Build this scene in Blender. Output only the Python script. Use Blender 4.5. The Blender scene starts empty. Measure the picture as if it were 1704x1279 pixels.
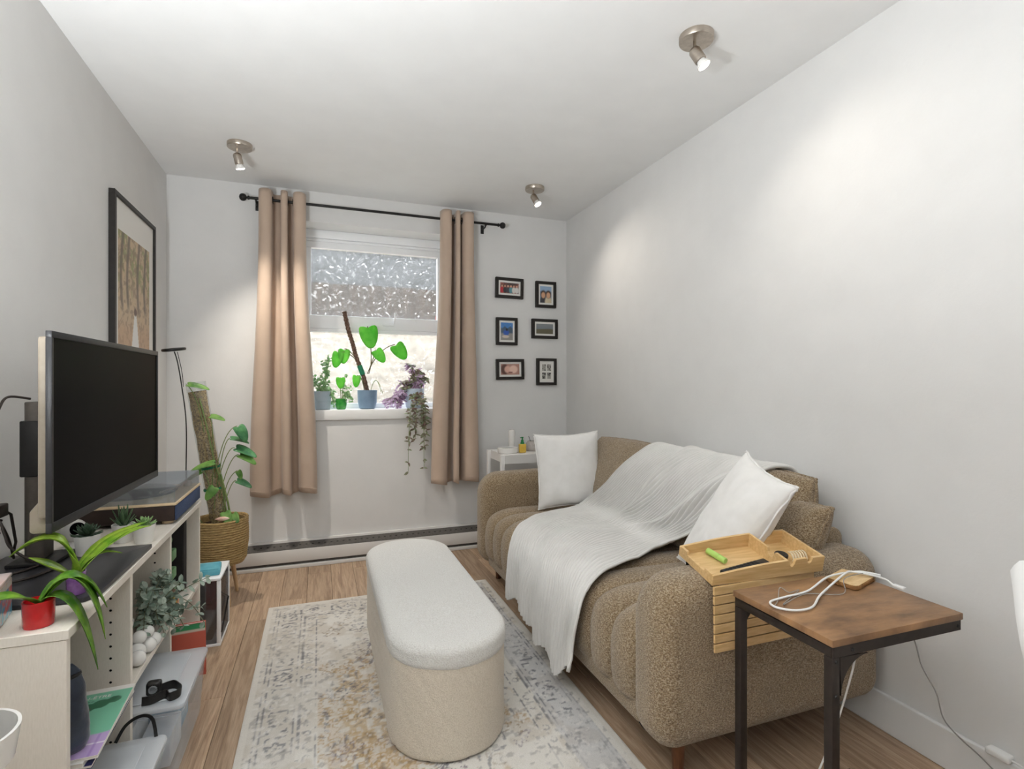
import bpy, bmesh, math, random
import numpy as np
from mathutils import Vector, Matrix
R = math.radians
PI = math.pi
rnd = random.Random(7)
nrs = np.random.RandomState(11)
scene = bpy.context.scene
col = scene.collection

# ------------------------------------------------------------------ camera
XL, XR, YB, HC, YF = -0.855, 1.772, 3.64, 2.40, -2.60      # room: left, right, window wall, ceiling, far end behind camera
cam_d = bpy.data.cameras.new('camera')
cam_d.sensor_width = 36.0
cam_d.lens = 876.0 / 1704.0 * 36.0
cam_d.clip_start = 0.02
cam = bpy.data.objects.new('camera', cam_d)
col.objects.link(cam)
cam.location = (0, 0, 1.152)
cam.rotation_euler = (R(90), 0, -math.atan(320 / 876))
scene.camera = cam

# ------------------------------------------------------------------ world, sun, exposure
w = bpy.data.worlds.new('sky')
scene.world = w
w.use_nodes = True
wn = w.node_tree
wn.nodes.clear()
wo = wn.nodes.new('ShaderNodeOutputWorld')
wb = wn.nodes.new('ShaderNodeBackground')
wb.inputs['Color'].default_value = (0.86, 0.93, 1.0, 1)
wb.inputs['Strength'].default_value = 6.5
wn.links.new(wb.outputs[0], wo.inputs[0])
sun_d = bpy.data.lights.new('sun', 'SUN')
sun_d.energy = 2.2
sun_d.angle = R(1.0)
sun_d.color = (1.0, 0.95, 0.88)
sun = bpy.data.objects.new('sun', sun_d)
col.objects.link(sun)
sun.rotation_euler = Vector((-0.55, 0.22, -0.8)).to_track_quat('-Z', 'Y').to_euler()
vs = scene.view_settings
vs.view_transform = 'Standard'
vs.look = 'None'
vs.gamma = 1.0
vs.use_curve_mapping = False
vs.exposure = 0.20
SPOT_W = 9.0
FILL_W, FILL_Z = 38.0, 1.05  # power and height of the added fill lamps
SPOT_COL = (1.0, 0.92, 0.82)

# ------------------------------------------------------------------ material helpers
def lin(c):
    def f(v):
        v = v / 255.0
        return v / 12.92 if v <= 0.04045 else ((v + 0.055) / 1.055) ** 2.4
    return (f(c[0]), f(c[1]), f(c[2]), 1.0)

class NT:
    def __init__(s, name):
        s.m = bpy.data.materials.new(name)
        s.m.use_nodes = True
        s.t = s.m.node_tree
        s.t.nodes.clear()
        s.out = s.t.nodes.new('ShaderNodeOutputMaterial')
    def n(s, typ, ins=None, **props):
        nd = s.t.nodes.new('ShaderNode' + typ)
        for k, v in props.items():
            setattr(nd, k, v)
        for k, v in (ins or {}).items():
            sock = nd.inputs[k]
            if isinstance(v, bpy.types.NodeSocket):
                s.t.links.new(v, sock)
            else:
                sock.default_value = v
        return nd
    def mix(s, fac, a, b):
        nd = s.n('Mix', data_type='RGBA')
        for i, v in ((0, fac), (6, a), (7, b)):
            if isinstance(v, bpy.types.NodeSocket):
                s.t.links.new(v, nd.inputs[i])
            else:
                nd.inputs[i].default_value = v
        return nd.outputs[2]
    def math(s, op, a, b=0.0):
        nd = s.n('Math', operation=op)
        for i, v in ((0, a), (1, b)):
            if isinstance(v, bpy.types.NodeSocket):
                s.t.links.new(v, nd.inputs[i])
            else:
                nd.inputs[i].default_value = v
        return nd.outputs[0]
    def ramp(s, fac, stops):
        nd = s.n('ValToRGB', {'Fac': fac})
        el = nd.color_ramp.elements
        while len(el) < len(stops):
            el.new(0.5)
        for e, (p, c) in zip(el, stops):
            e.position = p
            e.color = c
        return nd.outputs['Color']
    def coord(s, stretch=(1, 1, 1), rand=False):
        tc = s.n('TexCoord')
        v = tc.outputs['Object']
        if rand:
            oi = s.n('ObjectInfo')
            k = s.n('VectorMath', {0: oi.outputs['Location'], 1: (3.7, 1.9, 5.1)}, operation='MULTIPLY')
            v = s.n('VectorMath', {0: v, 1: k.outputs[0]}, operation='ADD').outputs[0]
        return s.n('Mapping', {'Vector': v, 'Scale': stretch}).outputs[0]
    def noise(s, vec, scale, detail=4, rough=0.55, dist=0.0):
        return s.n('TexNoise', {'Vector': vec, 'Scale': scale, 'Detail': detail, 'Roughness': rough, 'Distortion': dist}).outputs['Fac']
    def done(s, shader):
        s.t.links.new(shader, s.out.inputs['Surface'])
        return s.m

def pm(name, c1, c2=None, scale=20, rough=0.6, bump=0.0, bscale=None, detail=4, stretch=(1, 1, 1), metal=0.0, spec=0.4,
       sheen=0.0, lo=0.35, hi=0.65, coat=0.0, trans=0.0, ior=1.45, sss=0.0, rand=False):
    t = NT(name)
    v = t.coord(stretch, rand)
    base = lin(c1)
    if c2 is not None:
        f = t.noise(v, scale, detail)
        base = t.ramp(f, [(lo, lin(c1)), (hi, lin(c2))])
    ins = {'Base Color': base, 'Roughness': rough, 'Metallic': metal, 'Specular IOR Level': spec, 'Sheen Weight': sheen,
           'Coat Weight': coat, 'Transmission Weight': trans, 'IOR': ior, 'Subsurface Weight': sss}
    if bump:
        h = t.noise(v, bscale or scale, detail)
        ins['Normal'] = t.n('Bump', {'Height': h, 'Strength': bump, 'Distance': 0.01}).outputs[0]
    return t.done(t.n('BsdfPrincipled', ins).outputs[0])

def painted(name, rough=0.6, coat=0.0, fine=0.0, fscale=300.0):
    t = NT(name)
    a = t.n('VertexColor', layer_name='Col').outputs['Color']
    if fine:
        nz = t.noise(t.coord(), fscale, 3)
        g = t.ramp(nz, [(0.3, (1 - fine, 1 - fine, 1 - fine, 1)), (0.7, (1, 1, 1, 1))])
        mm = t.n('Mix', data_type='RGBA', blend_type='MULTIPLY')
        mm.inputs[0].default_value = 1.0
        t.t.links.new(a, mm.inputs[6]); t.t.links.new(g, mm.inputs[7])
        a = mm.outputs[2]
    ins = {'Base Color': a, 'Roughness': rough, 'Coat Weight': coat}
    if fine:
        ins['Normal'] = t.n('Bump', {'Height': nz, 'Strength': 0.5, 'Distance': 0.004}).outputs[0]
    return t.done(t.n('BsdfPrincipled', ins).outputs[0])

def leafmat(name, c1, c2, scale=30, rough=0.35, transl=0.3, lo=0.35, hi=0.65):
    t = NT(name)
    f = t.noise(t.coord(), scale, 3)
    c = t.ramp(f, [(lo, lin(c1)), (hi, lin(c2))])
    p = t.n('BsdfPrincipled', {'Base Color': c, 'Roughness': rough, 'Specular IOR Level': 0.4})
    tr = t.n('BsdfTranslucent', {'Color': c})
    return t.done(t.n('MixShader', {0: transl, 1: p.outputs[0], 2: tr.outputs[0]}).outputs[0])

def clearmat(name, tint=(240, 245, 250), body=0.15, gloss=0.08, bodycol=(235, 240, 245)):
    """thin clear plastic or glass: mostly see-through, a little cloudy, a little shiny"""
    t = NT(name)
    tr = t.n('BsdfTransparent', {'Color': lin(tint)})
    d = t.n('BsdfPrincipled', {'Base Color': lin(bodycol), 'Roughness': 0.35})
    g = t.n('BsdfGlossy', {'Roughness': 0.08})
    m1 = t.n('MixShader', {0: body, 1: tr.outputs[0], 2: d.outputs[0]})
    m2 = t.n('MixShader', {0: gloss, 1: m1.outputs[0], 2: g.outputs[0]})
    return t.done(m2.outputs[0])

def emit(name, c, s):
    t = NT(name)
    return t.done(t.n('Emission', {'Color': lin(c), 'Strength': s}).outputs[0])

# ------------------------------------------------------------------ mesh helpers
class G:
    def __init__(s):
        s.V = []; s.F = []; s.C = None
    def add(s, V, F, mx=None):
        o = len(s.V)
        if mx is not None:
            V = [tuple(mx @ Vector(v)) for v in V]
        s.V.extend([tuple(map(float, v)) for v in V])
        s.F.extend([tuple(int(i) + o for i in f) for f in F])
        return s
    def box(s, x0, x1, y0, y1, z0, z1, b=0.0, seg=2, mx=None):
        if b <= 0:
            V = [(x, y, z) for z in (z0, z1) for y in (y0, y1) for x in (x0, x1)]
            F = [(0, 2, 3, 1), (4, 5, 7, 6), (0, 1, 5, 4), (2, 6, 7, 3), (0, 4, 6, 2), (1, 3, 7, 5)]
            return s.add(V, F, mx)
        bm = bmesh.new()
        bmesh.ops.create_cube(bm, size=1.0)
        for v in bm.verts:
            v.co = Vector(((x0 + x1) / 2 + v.co.x * (x1 - x0), (y0 + y1) / 2 + v.co.y * (y1 - y0), (z0 + z1) / 2 + v.co.z * (z1 - z0)))
        bmesh.ops.bevel(bm, geom=bm.edges[:], offset=b, segments=seg, affect='EDGES', profile=0.5)
        bm.verts.index_update()
        V = [tuple(v.co) for v in bm.verts]
        F = [tuple(v.index for v in f.verts) for f in bm.faces]
        bm.free()
        return s.add(V, F, mx)
    def tube(s, pts, r, n=8, closed=False, caps=True):
        P = [Vector(p) for p in pts]
        m = len(P)
        rs = r if hasattr(r, '__len__') else [r] * m
        V = []; prev = None
        for i in range(m):
            if closed:
                t = P[(i + 1) % m] - P[i - 1]
            else:
                t = P[min(i + 1, m - 1)] - P[max(i - 1, 0)]
            t = t.normalized() if t.length > 1e-9 else Vector((0, 0, 1))
            if prev is None:
                a = Vector((0, 0, 1)) if abs(t.z) < 0.9 else Vector((1, 0, 0))
                u = t.cross(a).normalized()
            else:
                u = prev - t * prev.dot(t)
                u = u.normalized() if u.length > 1e-6 else t.orthogonal().normalized()
            prev = u
            w_ = t.cross(u)
            for k in range(n):
                a = 2 * PI * k / n
                V.append(P[i] + (u * math.cos(a) + w_ * math.sin(a)) * rs[i])
        F = []
        for i in range(m if closed else m - 1):
            j = (i + 1) % m
            for k in range(n):
                F.append((i * n + k, i * n + (k + 1) % n, j * n + (k + 1) % n, j * n + k))
        if caps and not closed:
            F.append(tuple(range(n))[::-1])
            F.append(tuple((m - 1) * n + k for k in range(n)))
        return s.add(V, F)
    def lathe(s, prof, c=(0, 0, 0), n=24, mx=None, caps=True, sx=1.0, sy=1.0):
        V = [(c[0] + sx * r * math.cos(2 * PI * k / n), c[1] + sy * r * math.sin(2 * PI * k / n), c[2] + z) for r, z in prof for k in range(n)]
        F = []
        for i in range(len(prof) - 1):
            for k in range(n):
                F.append((i * n + k, i * n + (k + 1) % n, (i + 1) * n + (k + 1) % n, (i + 1) * n + k))
        if caps:
            F.append(tuple(range(n))[::-1])
            F.append(tuple((len(prof) - 1) * n + k for k in range(n)))
        return s.add(V, F, mx)
    def grid(s, A, cu=False, flip=False):
        """A: array nu x nv x 3"""
        nu, nv = A.shape[:2]
        F = []
        for i in range(nu if cu else nu - 1):
            j = (i + 1) % nu
            for k in range(nv - 1):
                f = (i * nv + k, j * nv + k, j * nv + k + 1, i * nv + k + 1)
                F.append(f[::-1] if flip else f)
        return s.add(A.reshape(-1, 3).tolist(), F)
    def build(s, name, mat, parent=None, smooth=True, angle=40, colors=None, kind=None):
        me = bpy.data.meshes.new(name)
        me.from_pydata(s.V, [], s.F)
        me.materials.append(mat)
        if smooth:
            me.polygons.foreach_set('use_smooth', [True] * len(me.polygons))
            me.set_sharp_from_angle(angle=R(angle))
        if colors is not None:
            at = me.color_attributes.new('Col', 'FLOAT_COLOR', 'POINT')
            at.data.foreach_set('color', np.asarray(colors, dtype=np.float32).reshape(-1))
        me.update()
        o = bpy.data.objects.new(name, me)
        col.objects.link(o)
        if parent is not None:
            o.parent = parent
        if kind:
            o['kind'] = kind
        return o

def tag(o, label, cat, group=None):
    o['label'] = label
    o['category'] = cat
    if group:
        o['group'] = group
    return o
def thing(name, label, cat, loc=(0, 0, 0), rotz=0.0, group=None):
    o = bpy.data.objects.new(name, None)
    o.empty_display_size = 0.05
    col.objects.link(o)
    o.location = loc
    o.rotation_euler = (0, 0, rotz)
    return tag(o, label, cat, group)
def struct(o, label=None, cat=None):
    o['kind'] = 'structure'
    if label:
        o['label'] = label
    if cat:
        o['category'] = cat
    return o
def share(o, name, parent, loc=(0, 0, 0), rot=(0, 0, 0)):
    c = bpy.data.objects.new(name, o.data)
    col.objects.link(c)
    c.parent = parent
    c.location = loc
    c.rotation_euler = rot
    return c
def copy_tree(o, parent=None):
    c = o.copy()
    col.objects.link(c)
    c.parent = parent
    for ch in o.children:
        copy_tree(ch, c)
    return c
def frame_mx(o, x, y):
    """matrix with origin o, local X along x, local Y near y"""
    x = Vector(x).normalized(); y = Vector(y)
    z = x.cross(y).normalized(); y = z.cross(x)
    m = Matrix((x, y, z)).transposed().to_4x4()
    m.translation = Vector(o)
    return m
def catmull(P, n):
    P = np.asarray(P, float)
    m = len(P)
    t = np.linspace(0, m - 1, n)
    i = np.clip(t.astype(int), 0, m - 2)
    f = (t - i)[:, None]
    p0 = P[np.clip(i - 1, 0, m - 1)]; p1 = P[i]; p2 = P[i + 1]; p3 = P[np.clip(i + 2, 0, m - 1)]
    return 0.5 * (2 * p1 + (p2 - p0) * f + (2 * p0 - 5 * p1 + 4 * p2 - p3) * f ** 2 + (3 * p1 - p0 - 3 * p2 + p3) * f ** 3)
def rpoly(pts, radii, n=8):
    """polygon with rounded corners, counter-clockwise"""
    out = []
    m = len(pts)
    for i in range(m):
        p = np.array(pts[i], float); a = np.array(pts[i - 1], float); b = np.array(pts[(i + 1) % m], float)
        da = (a - p) / np.linalg.norm(a - p); db = (b - p) / np.linalg.norm(b - p)
        r = radii[i]
        ang = math.acos(max(-1, min(1, float(da @ db))))
        d = r / math.tan(ang / 2)
        s0 = p + da * d; s1 = p + db * d
        bis = (da + db) / np.linalg.norm(da + db)
        cc = p + bis * r / math.sin(ang / 2)
        a0 = math.atan2(*(s0 - cc)[::-1]); a1 = math.atan2(*(s1 - cc)[::-1])
        dd = (a1 - a0 + PI) % (2 * PI) - PI
        for k in range(n + 1):
            q = a0 + dd * k / n
            out.append(cc + r * np.array((math.cos(q), math.sin(q))))
    return np.array(out)
def slab(outline, h0, h1, r, seg=6, to3=lambda a, b, h: (a, b, h), puff=0.0):
    """extrude a closed 2D outline from h0 to h1 with edges rounded by r; returns G"""
    O = np.asarray(outline)
    nx = np.roll(O, -1, 0) - np.roll(O, 1, 0)
    L = np.linalg.norm(nx, axis=1, keepdims=True); nx = nx / np.maximum(L, 1e-9)
    inw = np.stack((-nx[:, 1], nx[:, 0]), 1)
    loops = []
    for k in range(seg + 1):
        a = PI / 2 * k / seg
        loops.append((O + inw * r * (1 - math.sin(a)), h0 + r * (1 - math.cos(a))))
    for k in range(seg + 1):
        a = PI / 2 * k / seg
        loops.append((O + inw * r * (1 - math.cos(a)), h1 - r * (1 - math.sin(a))))
    g = G()
    n = len(O)
    V = []; F = []
    for q, h in loops:
        V += [to3(a, b, h) for a, b in q]
    for i in range(len(loops) - 1):
        for k in range(n):
            F.append((i * n + k, i * n + (k + 1) % n, (i + 1) * n + (k + 1) % n, (i + 1) * n + k))
    # caps as concentric fans
    for li, sgn in ((0, -1), (len(loops) - 1, 1)):
        q, h = loops[li]
        cc = q.mean(0)
        prev = [li * n + k for k in range(n)]
        for f in (0.66, 0.33):
            o = len(V)
            V += [to3(*(cc + (p - cc) * f), h + sgn * puff * (1 - f)) for p in q]
            cur = [o + k for k in range(n)]
            for k in range(n):
                fq = (prev[k], prev[(k + 1) % n], cur[(k + 1) % n], cur[k])
                F.append(fq if sgn > 0 else fq[::-1])
            prev = cur
        o = len(V)
        V.append(to3(cc[0], cc[1], h + sgn * puff))
        for k in range(n):
            fq = (prev[k], prev[(k + 1) % n], o)
            F.append(fq if sgn > 0 else fq[::-1])
    return g.add(V, F)
def vnoise(shape, cells, rs):
    """smooth value noise on a grid"""
    a = rs.rand(cells[0] + 2, cells[1] + 2)
    y = np.linspace(0, cells[0], shape[0]); x = np.linspace(0, cells[1], shape[1])
    yi = np.clip(y.astype(int), 0, cells[0]); xi = np.clip(x.astype(int), 0, cells[1])
    fy = (y - yi)[:, None]; fx = (x - xi)[None, :]
    fy = fy * fy * (3 - 2 * fy); fx = fx * fx * (3 - 2 * fx)
    return (a[yi][:, xi] * (1 - fy) * (1 - fx) + a[yi + 1][:, xi] * fy * (1 - fx) + a[yi][:, xi + 1] * (1 - fy) * fx + a[yi + 1][:, xi + 1] * fy * fx)
def fbm(shape, cells, rs, o=4):
    s = 0; amp = 1; tot = 0
    for k in range(o):
        c = (max(1, cells[0] * 2 ** k), max(1, cells[1] * 2 ** k))
        s = s + amp * vnoise(shape, c, rs); tot += amp; amp *= 0.55
    return s / tot
def sm(a, b, x):
    t = np.clip((x - a) / (b - a), 0, 1)
    return t * t * (3 - 2 * t)
def blend(base, c, m):
    return base * (1 - m[..., None]) + np.array(lin(c)[:3]) * m[..., None]
def print_sheet(name, w_, h_, nx, ny, fn, mx, mat, parent=None, thick=0.0):
    """a flat printed sheet, its picture painted by fn(u, v) -> rgb grid; origin at its lower left"""
    u = np.linspace(0, 1, nx); v = np.linspace(0, 1, ny)
    U, V = np.meshgrid(u, v, indexing='ij')
    c = fn(U, V)
    A = np.stack((U * w_, V * h_, np.zeros_like(U) + thick), -1)
    g = G()
    F = [(i * ny + k, (i + 1) * ny + k, (i + 1) * ny + k + 1, i * ny + k + 1) for i in range(nx - 1) for k in range(ny - 1)]
    g.add(A.reshape(-1, 3).tolist(), F, mx)
    rgba = np.concatenate((c, np.ones(c.shape[:2] + (1,))), -1).reshape(-1, 4)
    return g.build(name, mat, parent, smooth=False, colors=rgba)
def leafgeo(L, W, kind='lance', droop=0.2, fold=0.15, nr=8, twist=0.0):
    V = []; F = []
    cols = (-1, -0.55, 0, 0.55, 1)
    for i in range(nr + 1):
        t = i / nr
        if kind == 'heart':
            wd = W * 0.5 * (math.sqrt(max(0.0, 1 - ((t - 0.36) / 0.66) ** 2)) if t > 0.02 else 0.72) * (1 - 0.25 * t)
        elif kind == 'round':
            wd = W * 0.5 * math.sqrt(max(0.0, 1 - (2 * t - 1) ** 2)) + 0.0004
        elif kind == 'strap':
            wd = W * 0.5 * (min(1.0, 0.45 + 2.2 * t) * (1 - t ** 3.0)) + 0.0003
        else:
            wd = W * 0.5 * math.sin(PI * min(1, t ** 0.75)) ** 0.9 + 0.0003
        z = -droop * L * t * t
        for c in cols:
            x = t * L
            if kind == 'heart':
                x += L * (0.07 * (1 - abs(c)) * (1 - t) ** 4 - 0.06 * (abs(c) - abs(c) ** 4) * (1 - t) ** 3)
            V.append((x, c * wd, z + abs(c) * wd * fold + 0.0))
    for i in range(nr):
        for k in range(4):
            F.append((i * 5 + k, (i + 1) * 5 + k, (i + 1) * 5 + k + 1, i * 5 + k + 1))
    return V, F
def leaf(g, base, d, L, W, kind='lance', up=(0, 0, 1), droop=0.2, fold=0.15, nr=8):
    d = Vector(d).normalized(); up = Vector(up)
    if abs(d.dot(up.normalized())) > 0.98:
        up = Vector((0.3, -1, 0.1))
    y = up.cross(d)
    g.add(*leafgeo(L, W, kind, droop, fold, nr), mx=frame_mx(base, d, y))
def qb(p0, p1, p2, n=12):
    p0, p1, p2 = map(Vector, (p0, p1, p2))
    return [p0 * (1 - t) ** 2 + p1 * 2 * t * (1 - t) + p2 * t * t for t in (i / n for i in range(n + 1))]
def spline(P, n=40):
    return [tuple(p) for p in catmull(P, n)]

# ------------------------------------------------------------------ materials
M = {}
M['wall'] = pm('wall_paint', (226, 225, 223), (229, 228, 226), 6, 0.75, 0.05, 90, spec=0.25)
M['ceil'] = pm('ceiling_paint', (236, 236, 235), (239, 239, 238), 5, 0.8, 0.03, 120, spec=0.2)
M['trim'] = pm('white_trim_paint', (238, 238, 237), None, rough=0.4)
M['pvc'] = pm('white_window_vinyl', (250, 251, 252), None, rough=0.35)
M['black'] = pm('black_satin', (26, 24, 23), (32, 30, 28), 40, 0.45)
M['blackpl'] = pm('black_plastic', (30, 29, 29), (36, 35, 34), 60, 0.4)
M['steel'] = pm('brushed_nickel', (178, 168, 156), (196, 186, 174), 60, 0.32, stretch=(1, 1, 12), metal=1.0)
M['whitemel'] = pm('white_melamine', (228, 221, 209), (234, 227, 216), 60, 0.45, stretch=(6, 1, 1))
M['ceramic'] = pm('white_glazed_ceramic', (238, 236, 232), None, rough=0.25, coat=0.3)
M['matwhite'] = pm('matt_white_pot', (236, 234, 229), None, rough=0.55)
M['soil'] = pm('potting_soil', (48, 36, 26), (84, 64, 46), 120, 0.95, 0.6, 160)

# ------------------------------------------------------------------ setting: room shell
def plank_mat():
    t = NT('brown_laminate_plank')
    v = t.coord((1, 1, 1), rand=True)
    oi = t.n('ObjectInfo')
    vs_ = t.n('Mapping', {'Vector': v, 'Scale': (14, 0.9, 1)}).outputs[0]
    g1 = t.noise(vs_, 3.0, 6, 0.6, 1.2)
    vf = t.n('Mapping', {'Vector': v, 'Scale': (60, 2.2, 1)}).outputs[0]
    g2 = t.noise(vf, 4.0, 4, 0.6, 0.4)
    c = t.ramp(g1, [(0.25, lin((142, 112, 86))), (0.5, lin((186, 156, 126))), (0.75, lin((212, 185, 156)))])
    dark = t.ramp(g2, [(0.35, (0.74, 0.72, 0.70, 1)), (0.55, (1, 1, 1, 1))])
    mm = t.n('Mix', data_type='RGBA', blend_type='MULTIPLY')
    mm.inputs[0].default_value = 0.8
    t.t.links.new(c, mm.inputs[6]); t.t.links.new(dark, mm.inputs[7])
    tone = t.n('HueSaturation', {'Color': mm.outputs[2], 'Value': t.n('MapRange', {'Value': oi.outputs['Random'], 'To Min': 0.70, 'To Max': 1.12}).outputs[0],
                                 'Saturation': 0.95})
    bp = t.n('Bump', {'Height': g2, 'Strength': 0.12, 'Distance': 0.004}).outputs[0]
    return t.done(t.n('BsdfPrincipled', {'Base Color': tone.outputs[0], 'Roughness': 0.42, 'Normal': bp}).outputs[0])
M['plank'] = plank_mat()
M['subfloor'] = pm('dark_subfloor', (50, 38, 30), None, rough=0.9)
g = G(); g.box(XL - 0.12, XR + 0.12, YF - 0.12, YB + 0.12, -0.15, -0.0125)
floor = struct(g.build('floor', M['subfloor'], smooth=False), 'brown wood laminate plank floor', 'floor')
PW, PL = 0.1315, 1.22
meshes = {}
rowi = 0
x = XL
while x < XR - 0.01:
    wd = min(PW, XR - x)
    y = YF - rnd.random() * PL
    while y < YB:
        a = max(y, YF); b = min(y + PL, YB)
        if b - a > 0.03:
            key = (round(wd, 3), round(b - a, 3))
            if key not in meshes:
                gg = G(); gg.box(-wd / 2 + 0.0006, wd / 2 - 0.0006, -(b - a) / 2 + 0.0006, (b - a) / 2 - 0.0006, -0.012, 0.0, b=0.0012, seg=1)
                o = gg.build('plank', M['plank'], floor, smooth=False)
                meshes[key] = o
                o.location = (x + wd / 2, (a + b) / 2, 0)
            else:
                share(meshes[key], 'plank', floor, (x + wd / 2, (a + b) / 2, 0))
        y += PL
    x += PW

def wallbox(name, label, *b):
    g = G(); g.box(*b)
    return struct(g.build(name, M['wall'], smooth=False), label, 'wall')
wallbox('wall_left', 'plain pale grey wall on the left side', XL - 0.12, XL, YF, YB + 0.12, -0.012, HC)
wallbox('wall_right', 'long plain pale grey wall behind the sofa', XR, XR + 0.12, YF, YB + 0.12, -0.012, HC)
WX0, WX1, WZ0, WZ1 = -0.14, 0.90, 0.96, 2.205              # window opening
WD = 0.24                                                     # wall depth
g = G()
g.box(XL, WX0, YB, YB + WD, -0.012, HC); g.box(WX1, XR, YB, YB + WD, -0.012, HC)
g.box(WX0, WX1, YB, YB + WD, -0.012, WZ0); g.box(WX0, WX1, YB, YB + WD, WZ1, HC)
struct(g.build('wall_back', M['wall'], smooth=False), 'pale grey wall around the curtained window', 'wall')
wallbox('wall_front', 'plain pale grey wall behind the camera', XL, XR, YF - 0.12, YF, -0.012, HC)
g = G(); g.box(XL - 0.12, XR + 0.12, YF - 0.15, YB + WD, HC, HC + 0.25)
struct(g.build('ceiling', M['ceil'], smooth=False), 'plain white ceiling with spot lamps', 'ceiling')
def board(name, label, x0, x1, y0, y1, prof_x=None):
    g = G(); g.box(x0, x1, y0, y1, 0.0005, 0.125, b=0.004, seg=2)
    return struct(g.build(name, M['trim'], smooth=False), label, 'baseboard')
board('baseboard_right', 'tall white baseboard along the right wall', XR - 0.014, XR - 0.0002, YF + 0.001, YB - 0.075)
board('baseboard_left', 'tall white baseboard along the left wall', XL + 0.0002, XL + 0.014, YF + 0.001, YB - 0.075)
# ------------------------------------------------------------------ window in the back wall
def film_mat():
    t = NT('textured_film_glass')
    v = t.coord()
    wv = t.noise(v, 14, 2, 0.5)
    vv = t.n('TexNoise', {'Vector': v, 'Scale': 11.0, 'Detail': 2.0})
    off = t.n('VectorMath', {0: vv.outputs['Color'], 1: (0.14, 0.14, 0.14)}, operation='MULTIPLY').outputs[0]
    v2 = t.n('VectorMath', {0: v, 1: off}, operation='ADD').outputs[0]
    v3 = t.n('Mapping', {'Vector': v2, 'Scale': (1.0, 1.0, 1.7), 'Rotation': (0, R(35), 0)}).outputs[0]
    vo = t.n('TexVoronoi', {'Vector': v3, 'Scale': 22.0, 'Randomness': 1.0}, feature='F1')
    fleck = t.ramp(vo.outputs['Distance'], [(0.10, (1, 1, 1, 1)), (0.19, (0, 0, 0, 1))])
    nz = t.noise(v2, 42, 3, 0.6)
    streak = t.ramp(nz, [(0.60, (0, 0, 0, 1)), (0.66, (1, 1, 1, 1))])
    tint = t.ramp(t.noise(v2, 30, 3), [(0.3, (0.80, 0.80, 0.79, 1)), (0.7, (0.97, 0.97, 0.97, 1))])
    tr = t.n('BsdfTransparent', {'Color': tint})
    tl = t.n('BsdfTranslucent', {'Color': (0.95, 0.95, 0.92, 1)})
    bp = t.n('Bump', {'Height': nz, 'Strength': 0.6, 'Distance': 0.01}).outputs[0]
    gl = t.n('BsdfGlossy', {'Roughness': 0.15, 'Normal': bp})
    f = t.math('ADD', t.math('MULTIPLY', fleck, 0.55), t.math('MULTIPLY', streak, 0.18))
    f = t.math('MINIMUM', t.math('ADD', f, 0.04), 0.8)
    m1 = t.n('MixShader', {0: f, 1: tr.outputs[0], 2: tl.outputs[0]})
    m2 = t.n('MixShader', {0: 0.05, 1: m1.outputs[0], 2: gl.outputs[0]})
    return t.done(m2.outputs[0])
M['film'] = film_mat()
win = bpy.data.objects.new('window_1', None); col.objects.link(win)
struct(win, 'white framed window with patterned film on two stacked panes', 'window')
fy0, fy1 = YB + 0.185, YB + WD                                # frame depth
SZ = 0.985                                                    # sill top
g = G()
g.box(WX0, WX0 + 0.045, fy0, fy1, SZ, WZ1); g.box(WX1 - 0.045, WX1, fy0, fy1, SZ, WZ1)
g.box(WX0 + 0.045, WX1 - 0.045, fy0, fy1, SZ, SZ + 0.035)
g.build('outer_frame', M['pvc'], win, smooth=False)
g = G()
g.box(WX0 + 0.045, WX1 - 0.045, fy0 - 0.012, fy1, WZ1 - 0.055, WZ1, b=0.004); g.box(WX0 + 0.045, WX1 - 0.045, fy0 + 0.006, fy1, WZ1 - 0.075, WZ1 - 0.0555, b=0.003)
g.build('head_moulding', M['pvc'], win)
sx0, sx1 = WX0 + 0.0455, WX1 - 0.0455
g = G()                                                        # upper sash
g.box(sx0, sx1, fy0 + 0.004, fy1 - 0.004, 2.085, WZ1 - 0.0755, b=0.004)
g.box(sx0, sx1, fy0 - 0.006, fy1 - 0.004, 1.535, 1.625, b=0.004)
g.box(sx0, sx0 + 0.04, fy0 + 0.004, fy1 - 0.004, 1.6255, 2.0845, b=0.003); g.box(sx1 - 0.04, sx1, fy0 + 0.004, fy1 - 0.004, 1.6255, 2.0845, b=0.003)
g.build('upper_sash', M['pvc'], win)
g = G(); g.box(sx0, sx1, fy0 - 0.012, fy1 - 0.004, 1.512, 1.5345, b=0.003); g.build('transom_bar', M['pvc'], win)
g = G(); g.box(sx0 + 0.04, sx1 - 0.04, fy1 - 0.030, fy1 - 0.026, 1.6255, 2.0845); g.build('pane', M['film'], win, smooth=False)
g = G(); g.box(sx0, sx1, fy1 - 0.030, fy1 - 0.026, SZ + 0.0355, 1.5115); g.build('pane', M['film'], win, smooth=False)
g = G()                                                        # crank handle on the middle rail
g.box(0.42, 0.50, fy0 - 0.018, fy0 - 0.0065, 1.566, 1.584, b=0.004)
g.tube([(0.495, fy0 - 0.022, 1.575), (0.500, fy0 - 0.03, 1.61), (0.505, fy0 - 0.034, 1.66)], [0.007, 0.006, 0.0075], 10)
g.build('handle', M['pvc'], win)
g = G(); g.box(WX0 + 0.001, WX1 - 0.001, YB + 0.001, fy0 - 0.0005, SZ - 0.024, SZ, b=0.003)
g.box(WX0 - 0.06, WX1 + 0.06, YB - 0.018, YB - 0.0005, SZ - 0.066, SZ, b=0.005)
g.build('window_sill', M['trim'], win)

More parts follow.
